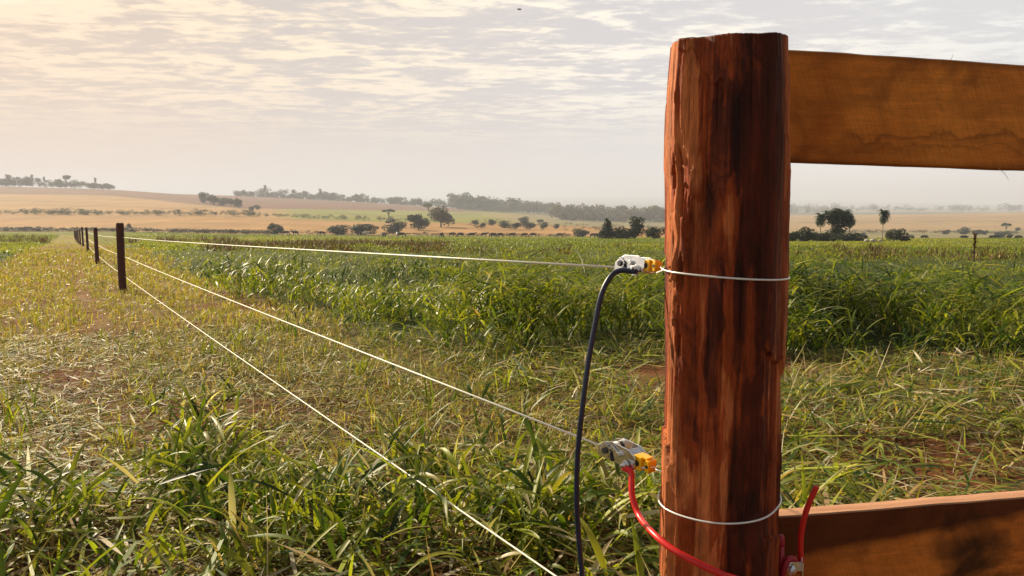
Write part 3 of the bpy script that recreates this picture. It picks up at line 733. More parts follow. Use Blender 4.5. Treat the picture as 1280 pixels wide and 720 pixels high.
M_cow = [plain('black_hide', (.018, .014, .012), .7, sc=2, var=.3), plain('brown_hide', (.10, .045, .022), .7, sc=2, var=.3), plain('white_hide', (.55, .50, .43), .7, sc=2)]
def cow(px, py, colr, g, rz, label, group='cattle grazing along the far edge of the pasture'):
    y = (204 if px < 900 else 198) - (py - 298 if px < 900 else py - 304) * 8; x = (px - 640) / F * y; z = float(ground_z(x, y))
    me = cowm[g].copy(); me.materials.clear(); me.materials.append(M_cow[colr])
    o = bpy.data.objects.new('cow', me); C.objects.link(o); o.location = (x, y, z); o.rotation_euler = (0, 0, rz)
    tag(o, label, 'cow', group)
LC = 'black cow far off among the scattered cattle left of the gate post'
cow(501, 300, 0, 0, .2, 'black cow right beside the white one, in front of the domed bush'); cow(497, 299.5, 2, 1, 1.9, 'white cow among the black cattle, below the domed bush')
cow(480, 300, 0, 0, 1.4, 'dark cow seen from behind, just left of the white one'); cow(552, 300, 0, 0, 1.2, 'dark cow below the big round grey brown tree')
cow(589, 300, 0, 1, .1, 'black cow standing alone below the leftmost tree of the row'); cow(403, 297, 0, 0, 3.1, 'dark cow in front of the low dark bush left of the widest bush')
cow(357, 297, 0, 0, .3, 'leftmost of two black cows below the leftmost bush pair'); cow(370, 297, 0, 1, 3.3, 'right of two black cows below the leftmost bush pair')
cow(457, 296, 2, 0, .1, 'pale cow lost in front of the widest dark bush')
for px, py, c_, r0 in ((565, 297, 0, 0), (575, 298, 0, .5), (605, 297, 0, .2), (617, 298, 0, 3), (626, 299, 0, 2.8), (640, 297, 1, .4), (655, 298, 1, .1), (667, 297, 0, 3.0), (700, 299, 1, 3), (741, 299, 0, .2), (746, 300, 0, .1), (812, 300, 0, 0)):
    if c_ == 0: cow(px, py, 0, random.randint(0, 1), r0, LC)
    else: cow(px, py, 1, 0, r0, 'brown cow far off among the scattered cattle left of the gate post')
cow(697, 298, 2, 0, .3, 'white cow far off near the end of the row of round trees'); cow(790, 299.5, 2, 0, 3, 'white cow in front of the dark rounded tree')
for px, py, c_, g_, r0, lb in ((1079, 304, 0, 0, .1, 'black cow left of the lone palm, next to the pale rocks'), (1116, 304, 1, 0, 3, 'brown cow below the olive bush right of the lone palm'), (1136, 305, 0, 0, 1.6, 'black cow seen end on, left one of a close pair'), (1140, 305, 0, 1, 1.3, 'black cow right one of a close pair below the squarish bush'),
        (1154, 304.5, 0, 0, 0, 'black cow standing between the close pair and the open grass'), (1205, 305, 0, 0, 3, 'single black cow below the largest bush on the tan field'), (1239, 305.5, 0, 0, .2, 'black cow in the middle of the right hand herd'),
        (1246, 305.5, 0, 0, 3.1, 'black cow touching its neighbour in the right hand herd'), (1260, 306, 0, 1, .3, 'black cow standing taller than the rest at the right'), (1273, 306, 0, 0, 3.2, 'rightmost black cow at the picture edge')):
    cow(px, py, c_, g_, r0, lb, 'cattle at the right side of the pasture')
M_rock = plain('pale_rock', (.42, .38, .34), .9, sc=3, var=.3, bmp=.02)
for px, w, lb in ((1083, 5, 'pale low boulder left of the lone palm'), (1091, 7, 'largest pale boulder at the foot of the lone palm'), (1100, 4, 'small pale boulder under the palm trunk')):
    x, y, z = ground_hit(px, 303); bm = bmesh.new(); bmesh.ops.create_icosphere(bm, subdivisions=3, radius=w / F * y * .6)
    for v in bm.verts: v.co *= 1 + .5 * (float(fbm(v.co.x * 2 + px, v.co.y * 2 + v.co.z * 3, 3, 5)) - .5); v.co.z *= .6
    o = bm_obj('boulder', bm, M_rock); o.location = (x, y, z + .2); tag(o, lb, 'rock', 'pale boulders by the lone palm')
# dead stalk in the tall grass, right
x, y = (1218 - 640) / F * 17, 17.; z = float(ground_z(x, y)); st = empty('dead_plant', (x, y, z)); tag(st, 'upright brown dead plant standing in the tall grass at right', 'plant')
tube('stem', [(0, 0, 0), (.01, 0, .3), (.0, 0, .72), (.03, 0, 1.02)], [.020, .017, .014, .006], plain('dead_stem', (.07, .045, .03), .9), 6, st)
A = Acc(); A.add(blades(np.array([[0, 0, z_] for z_ in rng.uniform(.55, .98, 46)]), rng.random(46) * 6.28, rng.random(46) * .4 + .1, rng.random(46) * 1.6 + .4, rng.uniform(.08, .2, 46), np.full(46, .03), pick(46, {'brown': 5, 'dark': 1}) * .7, 4))
A.build('leaves', M_straw, True, st)

# ------------------------------------------------------------------ gate post and rails
m, t, b, o = new_mat('hewn_red_wood')
lay = N(t, 'ShaderNodeAttribute', attribute_name='tint'); sp = N(t, 'ShaderNodeSeparateColor'); t.links.new(lay.outputs['Color'], sp.inputs[0])
oc = N(t, 'ShaderNodeTexCoord').outputs['Object']
g1 = noise(t, mapping(t, oc, (1, 1, .28)), 42, 9, .74, .8); g2 = noise(t, mapping(t, oc, (1, 1, .55)), 12, 7, .65, 1.0); g3 = noise(t, mapping(t, oc, (1, 1, .7)), 9, 7, .65, .6)
g4 = noise(t, mapping(t, oc, (1, 1, .06)), 170, 5, .65, .3)
core = mix(t, g2, (.20, .026, .007), (.44, .085, .015))
barkc = mix(t, g1, (.030, .006, .003), (.17, .027, .008))
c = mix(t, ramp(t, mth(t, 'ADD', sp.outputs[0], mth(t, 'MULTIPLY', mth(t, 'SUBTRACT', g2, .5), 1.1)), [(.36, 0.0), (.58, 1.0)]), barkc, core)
c = mix(t, ramp(t, sp.outputs[0], [(.80, 0.0), (1.0, .7)]), c, (.70, .22, .07))  # brightest peeled wood; on the left strip this orange paints in sunlight
c = mix(t, mth(t, 'MULTIPLY', sp.outputs[1], .85), c, (.016, .005, .004))
c = mix(t, mth(t, 'MULTIPLY', sp.outputs[2], .75), c, mix(t, g1, (.04, .014, .008), (.26, .14, .085)))
g5 = noise(t, mapping(t, oc, (1, 1, .10)), 420, 4, .7)
c = mix(t, .42, c, ramp(t, g4, [(.36, .42), (.60, 1.25)]), 'MULTIPLY')
c = mix(t, .38, c, ramp(t, g5, [(.38, .5), (.62, 1.4)]), 'MULTIPLY')
c = mix(t, 1.0, c, ramp(t, g3, [(.34, .60), (.5, 1.0), (.7, 1.3)]), 'MULTIPLY')
t.links.new(c, b.inputs['Base Color']); t.links.new(mth(t, 'MULTIPLY_ADD', g1, .3, .55), b.inputs['Roughness']); b.inputs['Specular IOR Level'].default_value = .22
bump(t, mth(t, 'ADD', mth(t, 'MULTIPLY', g1, .6), mth(t, 'ADD', mth(t, 'MULTIPLY', g4, .6), mth(t, 'MULTIPLY', g2, .5))), 1.0, .008, b)
M_hewn = m
fence = empty('wooden_gate_fence', (0, 0, 0)); tag(fence, 'thick rough hewn red brown post with two sawn planks fixed on its right', 'wooden fence')
PY = 1.345
ptop = at(911, 44, PY); pbot = at(897.5, 720, PY)
axis = (ptop - pbot) / (ptop.z - pbot.z)
zL, zR, zF = at(835, 53, PY).z, at(987, 47, PY).z, at(915, 42, PY - .103).z
zt, zb = zF, float(ground_z(pbot.x, PY)) - .25
nT, nZ = 300, 620
th_ = np.linspace(0, 2 * math.pi, nT, endpoint=False); zz = np.linspace(zb, zt, nZ)
TH, ZZ = np.meshgrid(th_, zz)
facets = []
r2 = np.random.default_rng(5)
for i in range(8):
    facets.append((i / 8 * 2 * math.pi + r2.uniform(-.2, .2), r2.uniform(.0985, .107), r2.uniform(-.35, .35), r2.uniform(0, 50)))
r_ = np.full(TH.shape, .1135)
for a0, d0, tw, ph in facets:
    zq = ZZ + .35 * (TH - a0) * tw + .03 * (vn(TH * 9, ZZ * 6, 19) - .5)
    kn = np.cumsum(r2.uniform(.14, .42, 9)) - .2; ju = r2.uniform(-.0055, .0045, 10); seg_ = np.searchsorted(kn, zq)
    gr0 = r2.uniform(-.03, .03, 10)
    dd = d0 + ju[seg_] + gr0[seg_] * (zq - np.concatenate([[0], kn])[seg_] - .15) * .35
    cc = np.cos(TH - a0 - tw * .25 * (ZZ - .5)); r_ = np.where(cc > .3, np.minimum(r_, dd / np.maximum(cc, .3)), r_)
cu, cv = np.cos(TH) * 3.0, np.sin(TH) * 3.0
def rn(fr, fz, seed, o=4):   # noise wrapped round the post
    return fbm(np.cos(TH) * fr + 7.3 + seed, np.sin(TH) * fr + ZZ * fz * .0 + 3.1, o, seed) * .5 + fbm(TH_w * fr * 1.4, ZZ * fz, o, seed + 40) * .5
TH_w = np.minimum(TH, 2 * math.pi - TH) * 1.0 + np.where(TH > math.pi, .37, 0) * np.sin(TH / 2) ** 2
long_ = rn(2.6, 3.0, 3); fine = rn(13, 11, 13); flake = rn(4.0, 6.5, 23)
terr = sst(.47, .49, flake) * .5 + sst(.56, .575, flake) * .5
r_ = r_ + (long_ - .5) * .010 + (fine - .5) * .0030 - terr * .0022
# deep splits
for a0, z0, ln, dp in ((math.radians(252), .85, .55, .006), (math.radians(205), 1.15, .5, .006), (math.radians(285), 1.1, .7, .005), (math.radians(320), .9, .9, .006), (math.radians(190), .75, .2, .010), (math.radians(225), .5, .4, .005), (math.radians(262), .45, .5, .007), (math.radians(300), .4, .5, .005), (math.radians(340), .5, .6, .006)):
    aa = a0 + .03 * np.sin(ZZ * 14 + a0 * 3) + .10 * (vn(ZZ * 5, ZZ * 0 + a0, 3) - .5)
    r_ -= dp * .55 * np.exp(-((TH - aa) / .03) ** 2) * sst(ln * .5, ln * .3, np.abs(ZZ - z0))
# torn flaky wood on the left flank, fissures above it, fine checks everywhere
dg_ = np.degrees(TH); tornm = np.exp(-((dg_ - 203) / 20) ** 2) * sst(.80, .95, ZZ) * (1 - sst(1.19, 1.23, ZZ))
tn = rn(9, 22, 201, 5); r_ += tornm * (.010 * (tn - .5) - .006 * sst(.50, .52, rn(7, 16, 211)) + .004 * sst(.60, .62, rn(9, 14, 221)))
chk = vn(TH_w * 34 + 3 * fbm(ZZ * 5, TH * 2, 3, 231), ZZ * 2.2, 233); r_ -= .0026 * sst(.80, .90, chk) * sst(.4, .55, vn(TH * 4, ZZ * 5, 235))
ridge = np.exp(-((dg_ - 312) / 16) ** 2) * sst(.5, .7, ZZ); r_ += ridge * .0045 * (vn(TH_w * 26 + 2 * vn(ZZ * 6, TH, 3), ZZ * 3.0, 241) - .5)
# hollow knot at the left, gouges
for a0, z0, sa_, sz_, dp in ((math.radians(207), 1.165, .16, .045, .012), (math.radians(232), 1.14, .10, .06, .008), (math.radians(200), 1.06, .12, .03, .008), (math.radians(198), .83, .1, .05, .006), (math.radians(285), .60, .25, .05, .004)):
    r_ -= dp * np.exp(-((TH - a0) / sa_) ** 2 - ((ZZ - z0) / sz_) ** 2)
wid = np.interp(ZZ, [.2, .45, .62, .8, .95, 1.08, 1.2, 1.32, zt - .03, zt], [1.06, 1.045, 1.055, 1.03, 1.045, 1.02, 1.04, 1.02, .99, .97])
r_ = r_ * wid * .975
cC = (zL + zR) / 2; ztg = cC + (zR - zL) / 2 * np.cos(TH) + np.where(np.sin(TH) < 0, (cC - zF) * np.sin(TH), -.2 * abs(cC - zF) * np.sin(TH)) + .004 * (vn(TH * 3, TH * 0, 5) - .5)
zcap = ZZ + np.clip((ZZ - (zt - .12)) / .12, 0, 1) * (ztg - zt)
PX_ = pbot.x + axis.x * (ZZ - pbot.z) + r_ * np.cos(TH); PYY = pbot.y + axis.y * (ZZ - pbot.z) + r_ * np.sin(TH)
V = np.stack([PX_, PYY, zcap], 2).reshape(-1, 3)
I, J = np.meshgrid(np.arange(nZ - 1), np.arange(nT), indexing='ij'); J2 = (J + 1) % nT
Q = np.stack([(I * nT + J), (I * nT + J2), ((I + 1) * nT + J2), ((I + 1) * nT + J)], -1).reshape(-1, 4)
# masks: 0 peeled heart wood and sunlight painted down the left flank, 1 black stain, 2 greyed outer ridge at the right
degs = np.degrees(TH)
blot = fbm(TH_w * 2.2 + 3, ZZ * 3.2, 4, 133); peel_lit = np.clip(terr * .35 + .24 + .55 * sst(.38, .62, blot) + .30 * np.exp(-((degs - 212) / 24) ** 2) + .75 * np.exp(-((degs - 182) / 20) ** 2) * sst(.3, .6, vn(ZZ * 6, TH * 5, 91) + .25) - .30 * np.exp(-((degs - 276) / 12) ** 2) * sst(.9, 1.1, ZZ) + .25 * np.exp(-((degs - 255) / 25) ** 2 - ((ZZ - 1.08) / .12) ** 2), 0, 1)
st_ = np.exp(-((degs - 266 - 4 * np.sin(ZZ * 9)) / 3.2) ** 2) * sst(.35, .6, vn(ZZ * 9, TH * 4, 66)) * .9
st_ += np.exp(-((degs - 238) / 7) ** 2 - ((ZZ - 1.13) / .05) ** 2) + np.exp(-((degs - 283) / 10) ** 2 - ((ZZ - .60) / .04) ** 2) * .9
st_ += .45 * sst(.80, .90, chk) + .6 * tornm * sst(.5, .6, rn(7, 16, 211)) + .45 * sst(.52, .66, rn(2.6, 2.0, 77)) + .75 * np.exp(-((degs - 268) / 9) ** 2) * sst(1.12, 1.25, ZZ)
gr_ = np.exp(-((degs - 315) / 12) ** 2) * sst(.75, .95, ZZ) * sst(.4, .6, fine + .1)
cm = np.stack([peel_lit, np.clip(st_, 0, 1), np.clip(gr_, 0, 1)], 2).reshape(-1, 3)
# end grain cap: rings inward
caps = []; tv = V[-nT:]; c0 = tv.mean(0); base = len(V); Vs = [V]; Qs = [Q]; ccs = [cm]; prev = (nZ - 1) * nT
for i, f_ in enumerate((.985, .85, .6, .3, .02)):
    ring = c0 + (tv - c0) * f_; ring[:, 2] = c0[2] + (tv[:, 2] - c0[2]) * f_ + .002 * (i > 0) + .0015 * rng.random(nT)
    Vs.append(ring); j = np.arange(nT); cur = base + i * nT
    Qs.append(np.stack([prev + j, prev + (j + 1) % nT, cur + (j + 1) % nT, cur + j], 1)); prev = cur
    ccs.append(np.tile([.35, .5, .3], (nT, 1)))
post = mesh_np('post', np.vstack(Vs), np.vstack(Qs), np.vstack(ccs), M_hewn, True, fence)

def board_mat(name, c0, c1, stain, banded):
    m, t, b, o = new_mat(name)
    oc = N(t, 'ShaderNodeTexCoord').outputs['Object']; sx = N(t, 'ShaderNodeSeparateXYZ'); t.links.new(oc, sx.inputs[0]); xx, yy, zz_ = sx.outputs
    gr = noise(t, mapping(t, oc, (.12, 1, 1)), 60, 8, .6, .6); bl = noise(t, mapping(t, oc, (.6, 1, 1)), 9, 6, .6, .8); big = noise(t, oc, 4.0, 5, .6, .5)
    saw = noise(t, mapping(t, mapping(t, oc, (1, 1, 1), (0, R(24), 0)), (1, 1, .05)), 230, 6, .75, .2)
    c = mix(t, ramp(t, big, [(.35, 0.0), (.65, 1.0)]), c0, c1)
    fg = noise(t, mapping(t, oc, (.06, 1, 1)), 330, 5, .7, .3)
    c = mix(t, .5, c, ramp(t, gr, [(.3, .62), (.62, 1.15)]), 'MULTIPLY')
    c = mix(t, .35, c, ramp(t, fg, [(.36, .6), (.62, 1.25)]), 'MULTIPLY')
    c = mix(t, 1.0, c, ramp(t, bl, [(.30, .50), (.46, .95), (.7, 1.12)]), 'MULTIPLY')
    c = mix(t, .36, c, ramp(t, saw, [(.38, .66), (.6, 1.22)]), 'MULTIPLY')
    vo = N(t, 'ShaderNodeTexVoronoi'); vo.inputs['Scale'].default_value = 11; t.links.new(mapping(t, oc, (.8, 1, 1)), vo.inputs['Vector'])
    c = mix(t, mth(t, 'MULTIPLY', ramp(t, vo.outputs['Distance'], [(.0, 1.0), (.06, .6), (.11, 0.0)]), .8), c, (.02, .008, .004))
    if stain:    # tide mark near the lower edge
        e = mth(t, 'ADD', zz_, mth(t, 'MULTIPLY', mth(t, 'SUBTRACT', noise(t, mapping(t, oc, (1, 1, 1)), 14, 5, .6), .5), .085))
        e = mth(t, 'SUBTRACT', e, mth(t, 'MULTIPLY', xx, .03))
        band = ramp(t, e, [(.0, .25), (.018, .35), (.024, .85), (.027, .30), (.040, .55), (.048, 1.0), (.052, 0.0)])
        msk = ramp(t, mth(t, 'ADD', xx, mth(t, 'MULTIPLY', bl, .1)), [(.20, 0.0), (.27, 1.0)])
        c = mix(t, mth(t, 'MULTIPLY', mth(t, 'MULTIPLY', band, msk), .55), c, (.10, .022, .004))
        c = mix(t, ramp(t, zz_, [(0.0, .5), (.012, 0.0)]), c, (.07, .015, .004))
        c = mix(t, ramp(t, mth(t, 'ADD', zz_, mth(t, 'MULTIPLY', bl, .01)), [(.195, 0.0), (.212, .7)]), c, (.05, .014, .006))
        c = mix(t, mth(t, 'MULTIPLY', ramp(t, mth(t, 'ADD', xx, mth(t, 'MULTIPLY', big, .05)), [(.03, 1.0), (.07, .0)]), .5), c, (.10, .022, .006))
    if banded:      # darker upper band and sooty patch
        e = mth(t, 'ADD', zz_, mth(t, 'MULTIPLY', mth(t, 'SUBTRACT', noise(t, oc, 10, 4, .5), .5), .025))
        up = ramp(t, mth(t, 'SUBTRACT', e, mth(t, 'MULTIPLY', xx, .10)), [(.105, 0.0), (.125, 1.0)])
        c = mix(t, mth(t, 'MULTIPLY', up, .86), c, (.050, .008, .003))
        d = N(t, 'ShaderNodeVectorMath', operation='DISTANCE'); t.links.new(mapping(t, oc, (1, 0, 1.2)), d.inputs[0]); d.inputs[1].default_value = (.53, 0, .085)
        so_ = ramp(t, mth(t, 'ADD', d.outputs['Value'], mth(t, 'MULTIPLY', mth(t, 'ADD', mth(t, 'SUBTRACT', bl, .5), mth(t, 'SUBTRACT', big, .5)), .30)), [(.05, 1.0), (.12, .5), (.16, 0.0)])
        c = mix(t, mth(t, 'MULTIPLY', so_, .88), c, (.012, .006, .004))
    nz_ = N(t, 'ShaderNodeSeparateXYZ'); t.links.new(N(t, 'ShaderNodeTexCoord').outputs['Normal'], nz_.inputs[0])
    c = mix(t, ramp(t, nz_.outputs[2], [(.6, 0.0), (.8, 1.0)]), c, mix(t, gr, (.42, .17, .08), (.72, .42, .25)))  # top face paler: sunlight painted into the sawn edge colour
    t.links.new(c, b.inputs['Base Color']); b.inputs['Roughness'].default_value = .62; b.inputs['Specular IOR Level'].default_value = .18
    bump(t, mth(t, 'ADD', gr, mth(t, 'MULTIPLY', saw, .7)), .45, .0025, b)
    return m
def board(name, A, Bp, h0, h1, thick, mat, seed):
    """plank whose lower front edge runs A -> B, sawn with slightly uneven edges; local x along it, z up"""
    d = (Bp - A); Ln = d.length; o = empty('tmp'); 
    nx = 160; ns = 14; prof = []
    bv = .0025
    V = []; 
    for i in range(nx + 1):
        x = Ln * i / nx; h = h0 + (h1 - h0) * i / nx
        e0 = .0035 * (float(fbm(x * 9, seed, 3, 5)) - .5); e1 = .0045 * (float(fbm(x * 7, seed + 9, 3, 5)) - .5); w = .002 * (float(fbm(x * 5, seed + 20, 2, 6)) - .5)
        for (yy, zz_) in ((bv, e0), (0, e0 + bv), (0, h * .5), (0, h + e1 - bv), (bv, h + e1), (thick * .5, h + e1 + .001), (thick - bv, h + e1), (thick, h + e1 - bv), (thick, h * .5), (thick, e0 + bv), (thick - bv, e0), (thick * .5, e0 - .001)):
            V.append((x, yy + w, zz_))
    n = 12; Q = [(i * n + q, (i + 1) * n + q, (i + 1) * n + (q + 1) % n, i * n + (q + 1) % n) for i in range(nx) for q in range(n)]
    bpy.data.objects.remove(o)
    me = bpy.data.meshes.new(name); me.from_pydata(V, [], Q + [tuple(range(n)), tuple(nx * n + q for q in reversed(range(n)))]); me.update(); me.materials.append(mat)
    ob = bpy.data.objects.new(name, me); C.objects.link(ob); ob.parent = fence
    dxy = Vector((d.x, d.y, 0)); rz = math.atan2(d.y, d.x); ry = -math.atan2(d.z, dxy.length)
    ob.matrix_world = Matrix.Translation(A) @ Matrix.Rotation(rz, 4, 'Z') @ Matrix.Rotation(ry, 4, 'Y')
    return ob
# plank faces recede to the right
A0 = at(985, 202, 1.40); B0 = at(1280, 212, 1.515); A1 = at(985, 62, 1.40); B1 = at(1280, 80, 1.515)
dv = B0 - A0; A0b = A0 - dv * .12; B0b = B0 + dv * 1.5
hu0 = A1.z - A0.z; hu1 = B1.z - B0.z
slp = (hu1 - hu0)
board('rail', A0b, B0b, hu0 - slp * .12, hu1 + slp * .3, .04, board_mat('sawn_orange_plank', (.46, .125, .012), (.74, .25, .032), True, False), 1)
A2 = at(975, 646, 1.395); B2 = at(1280, 622, 1.51); dv = B2 - A2; h2 = .215
board('rail', A2 - dv * .12 - Vector((0, 0, h2)), B2 + dv * 1.5 - Vector((0, 0, h2)), h2, h2, .037, board_mat('sawn_banded_plank', (.46, .115, .014), (.66, .20, .030), False, True), 2)
# loose splinters of the sawn edges
spm = plain('splinter', (.55, .42, .28), .8)
def splinter(a, b_): tube('splinter', [a, a.lerp(b_, .5) + Vector((.002, 0, .001)), b_], [.0006, .0005, .0003], spm, 5, fence)
splinter(at(1186, 78, 1.49), at(1191, 68, 1.49)); splinter(at(1248, 210, 1.50), at(1261, 225, 1.50)); splinter(at(1022, 203, 1.42), at(1028, 206, 1.42))

# ------------------------------------------------------------------ wires, posts of the wire fence
def wire_pt(py, Y): # a point on the wire fence's vertical plane
    X = 1.06 - .5985 * Y; return Vector((X, Y, EYE + Y * slope_of(py)))
posts = []
for i in range(10):
    Yp = 13.7 + 12.1 * i; px = 1.06 - .5985 * Yp - (.12); z = float(ground_z(px, Yp))
    posts.append((px, Yp, z))
bm = bmesh.new(); n = 14; rings = []
for (r_, z) in ((.062, -.25), (.062, 0), (.060, .4), (.058, .8), (.057, 1.24), (.055, 1.285), (.045, 1.30)):
    rings.append([bm.verts.new((math.cos(2 * math.pi * q / n) * r_ * (1 + .08 * math.sin(q * 5 + z * 3)), math.sin(2 * math.pi * q / n) * r_ * (1 + .06 * math.cos(q * 3)), z + .006 * math.sin(q) * (z > 1.2))) for q in range(n)])
for a_, b_ in zip(rings, rings[1:]):
    for q in range(n): bm.faces.new((a_[q], a_[(q + 1) % n], b_[(q + 1) % n], b_[q]))
bm.faces.new(rings[-1])
fpm = bm_obj('fence_post', bm, M_post, None, True)
M_clip = plain('grey_insulator', (.05, .045, .045), .6)
PL = ['nearest and tallest looking dark thin post of the wire fence', 'second dark post along the wire fence', 'third dark post along the wire fence', 'fourth dark post along the wire fence', 'fifth dark post along the wire fence', 'sixth dark post along the wire fence', 'seventh dark post, close to its neighbours far down the fence', 'eighth dark post far down the wire fence', 'ninth dark post, almost the farthest', 'farthest dark post of the wire fence']
HW = [1.035, .68, .30]
for i, (x, y, z) in enumerate(posts):
    o = fpm if i == 0 else fpm.copy()
    if i: C.objects.link(o)
    o.location = (x, y, z); o.rotation_euler = (R(random.uniform(-.6, .6)), R(-.6 if i < 1 else random.uniform(-1, 1)), random.random() * 6); o.scale = (1.12 if i < 2 else 1, 1.12 if i < 2 else 1, 1)
    tag(o, PL[i], 'fence post', 'dark posts of the wire fence')
WL = ['top white wire running from the upper strainer to the thin posts', 'middle white wire running from the lower strainer to the thin posts', 'lowest white wire running from the thin posts past the bottom of the picture']
starts = [at(779, 334.5, 1.53), at(756, 559, 1.52), at(700, 724, 1.74)]
for k_ in range(3):
    pts = [starts[k_]]; rad = [.0026]
    if k_ == 2:
        e = starts[2] + (starts[2] - Vector((posts[0][0] + .06, posts[0][1], posts[0][2] + HW[2]))).normalized() * .46
        pts = [e] + pts; rad = [.0026, .0026]
    prev = pts[-1]
    for i, (x, y, z) in enumerate(posts):
        tgt = Vector((x + .075, y - .02, z + HW[k_])); L = (tgt - prev).length; sag = .012 if i == 0 else .02
        for q in range(1, 15):
            f_ = q / 14; p = prev.lerp(tgt, f_); p.z -= sag * 4 * f_ * (1 - f_); pts.append(p); rad.append(min(.0026 + p.y * .00011, .0048))
        prev = tgt
    tag(tube('fence_wire', pts, rad, M_line, 8), WL[k_], 'wire', 'white wires of the fence')

# wire loops round the big post
def post_c(z): return Vector((pbot.x + axis.x * (z - pbot.z), pbot.y + axis.y * (z - pbot.z), z))
def post_r(th, z):
    i = int(np.clip((z - zb) / (zt - zb) * (nZ - 1), 0, nZ - 1)); j = int((th % (2 * math.pi)) / (2 * math.pi) * nT) % nT
    return float(r_grid[i, j])
r_grid = (np.full(TH.shape, 0.) + np.hypot(PX_ - (pbot.x + axis.x * (ZZ - pbot.z)), PYY - (pbot.y + axis.y * (ZZ - pbot.z))))
def loop(zf, label, tail=None, rad=.0018, off=.0028):
    pts = []; n = 120
    base_ = np.array([max(post_r(2 * math.pi * q / n + math.pi + d_, zf(2 * math.pi * q / n + math.pi)) * math.cos(d_) for d_ in np.linspace(-.3, .3, 13)) for q in range(n)])
    kk = np.hanning(27); kk /= kk.sum(); base_ = np.convolve(np.pad(base_, 13, mode='wrap'), kk, 'valid')
    for q in range(n + 1):
        th = 2 * math.pi * q / n + math.pi; z = zf(th); c_ = post_c(z); rr_ = base_[q % n] + off
        pts.append(c_ + Vector((math.cos(th), math.sin(th), 0)) * rr_)
    if tail: pts = [Vector(p) for p in tail] + pts[1:]
    o = tube('wire_loop', pts, rad, M_wire, 8); tag(o, label, 'wire', 'wire loops round the gate post'); return o
def zpx(px, py, Y): return at(px, py, Y).z
zl, zr = zpx(828, 338, 1.33), zpx(985, 346, 1.33)
zc = (zl + zr) / 2
up_tip = at(826, 340, 1.345)
loop(lambda th: zc + (zr - zl) / 2 * math.cos(th), 'upper silver wire loop holding the upper strainer to the gate post', [tuple(at(821, 341, 1.37))])
z2 = zpx(895, 653, 1.235)
loop(lambda th: z2 + .006 * math.cos(th) , 'lower silver wire loop round the gate post', None)
z3 = z2 - .22
loop(lambda th: z3, 'lowest silver wire loop near the foot of the gate post', [tuple(starts[2] + (starts[2] - Vector((posts[0][0] + .06, posts[0][1], posts[0][2] + HW[2]))).normalized() * .46)])
z1b = zpx(905, 583, 1.24)

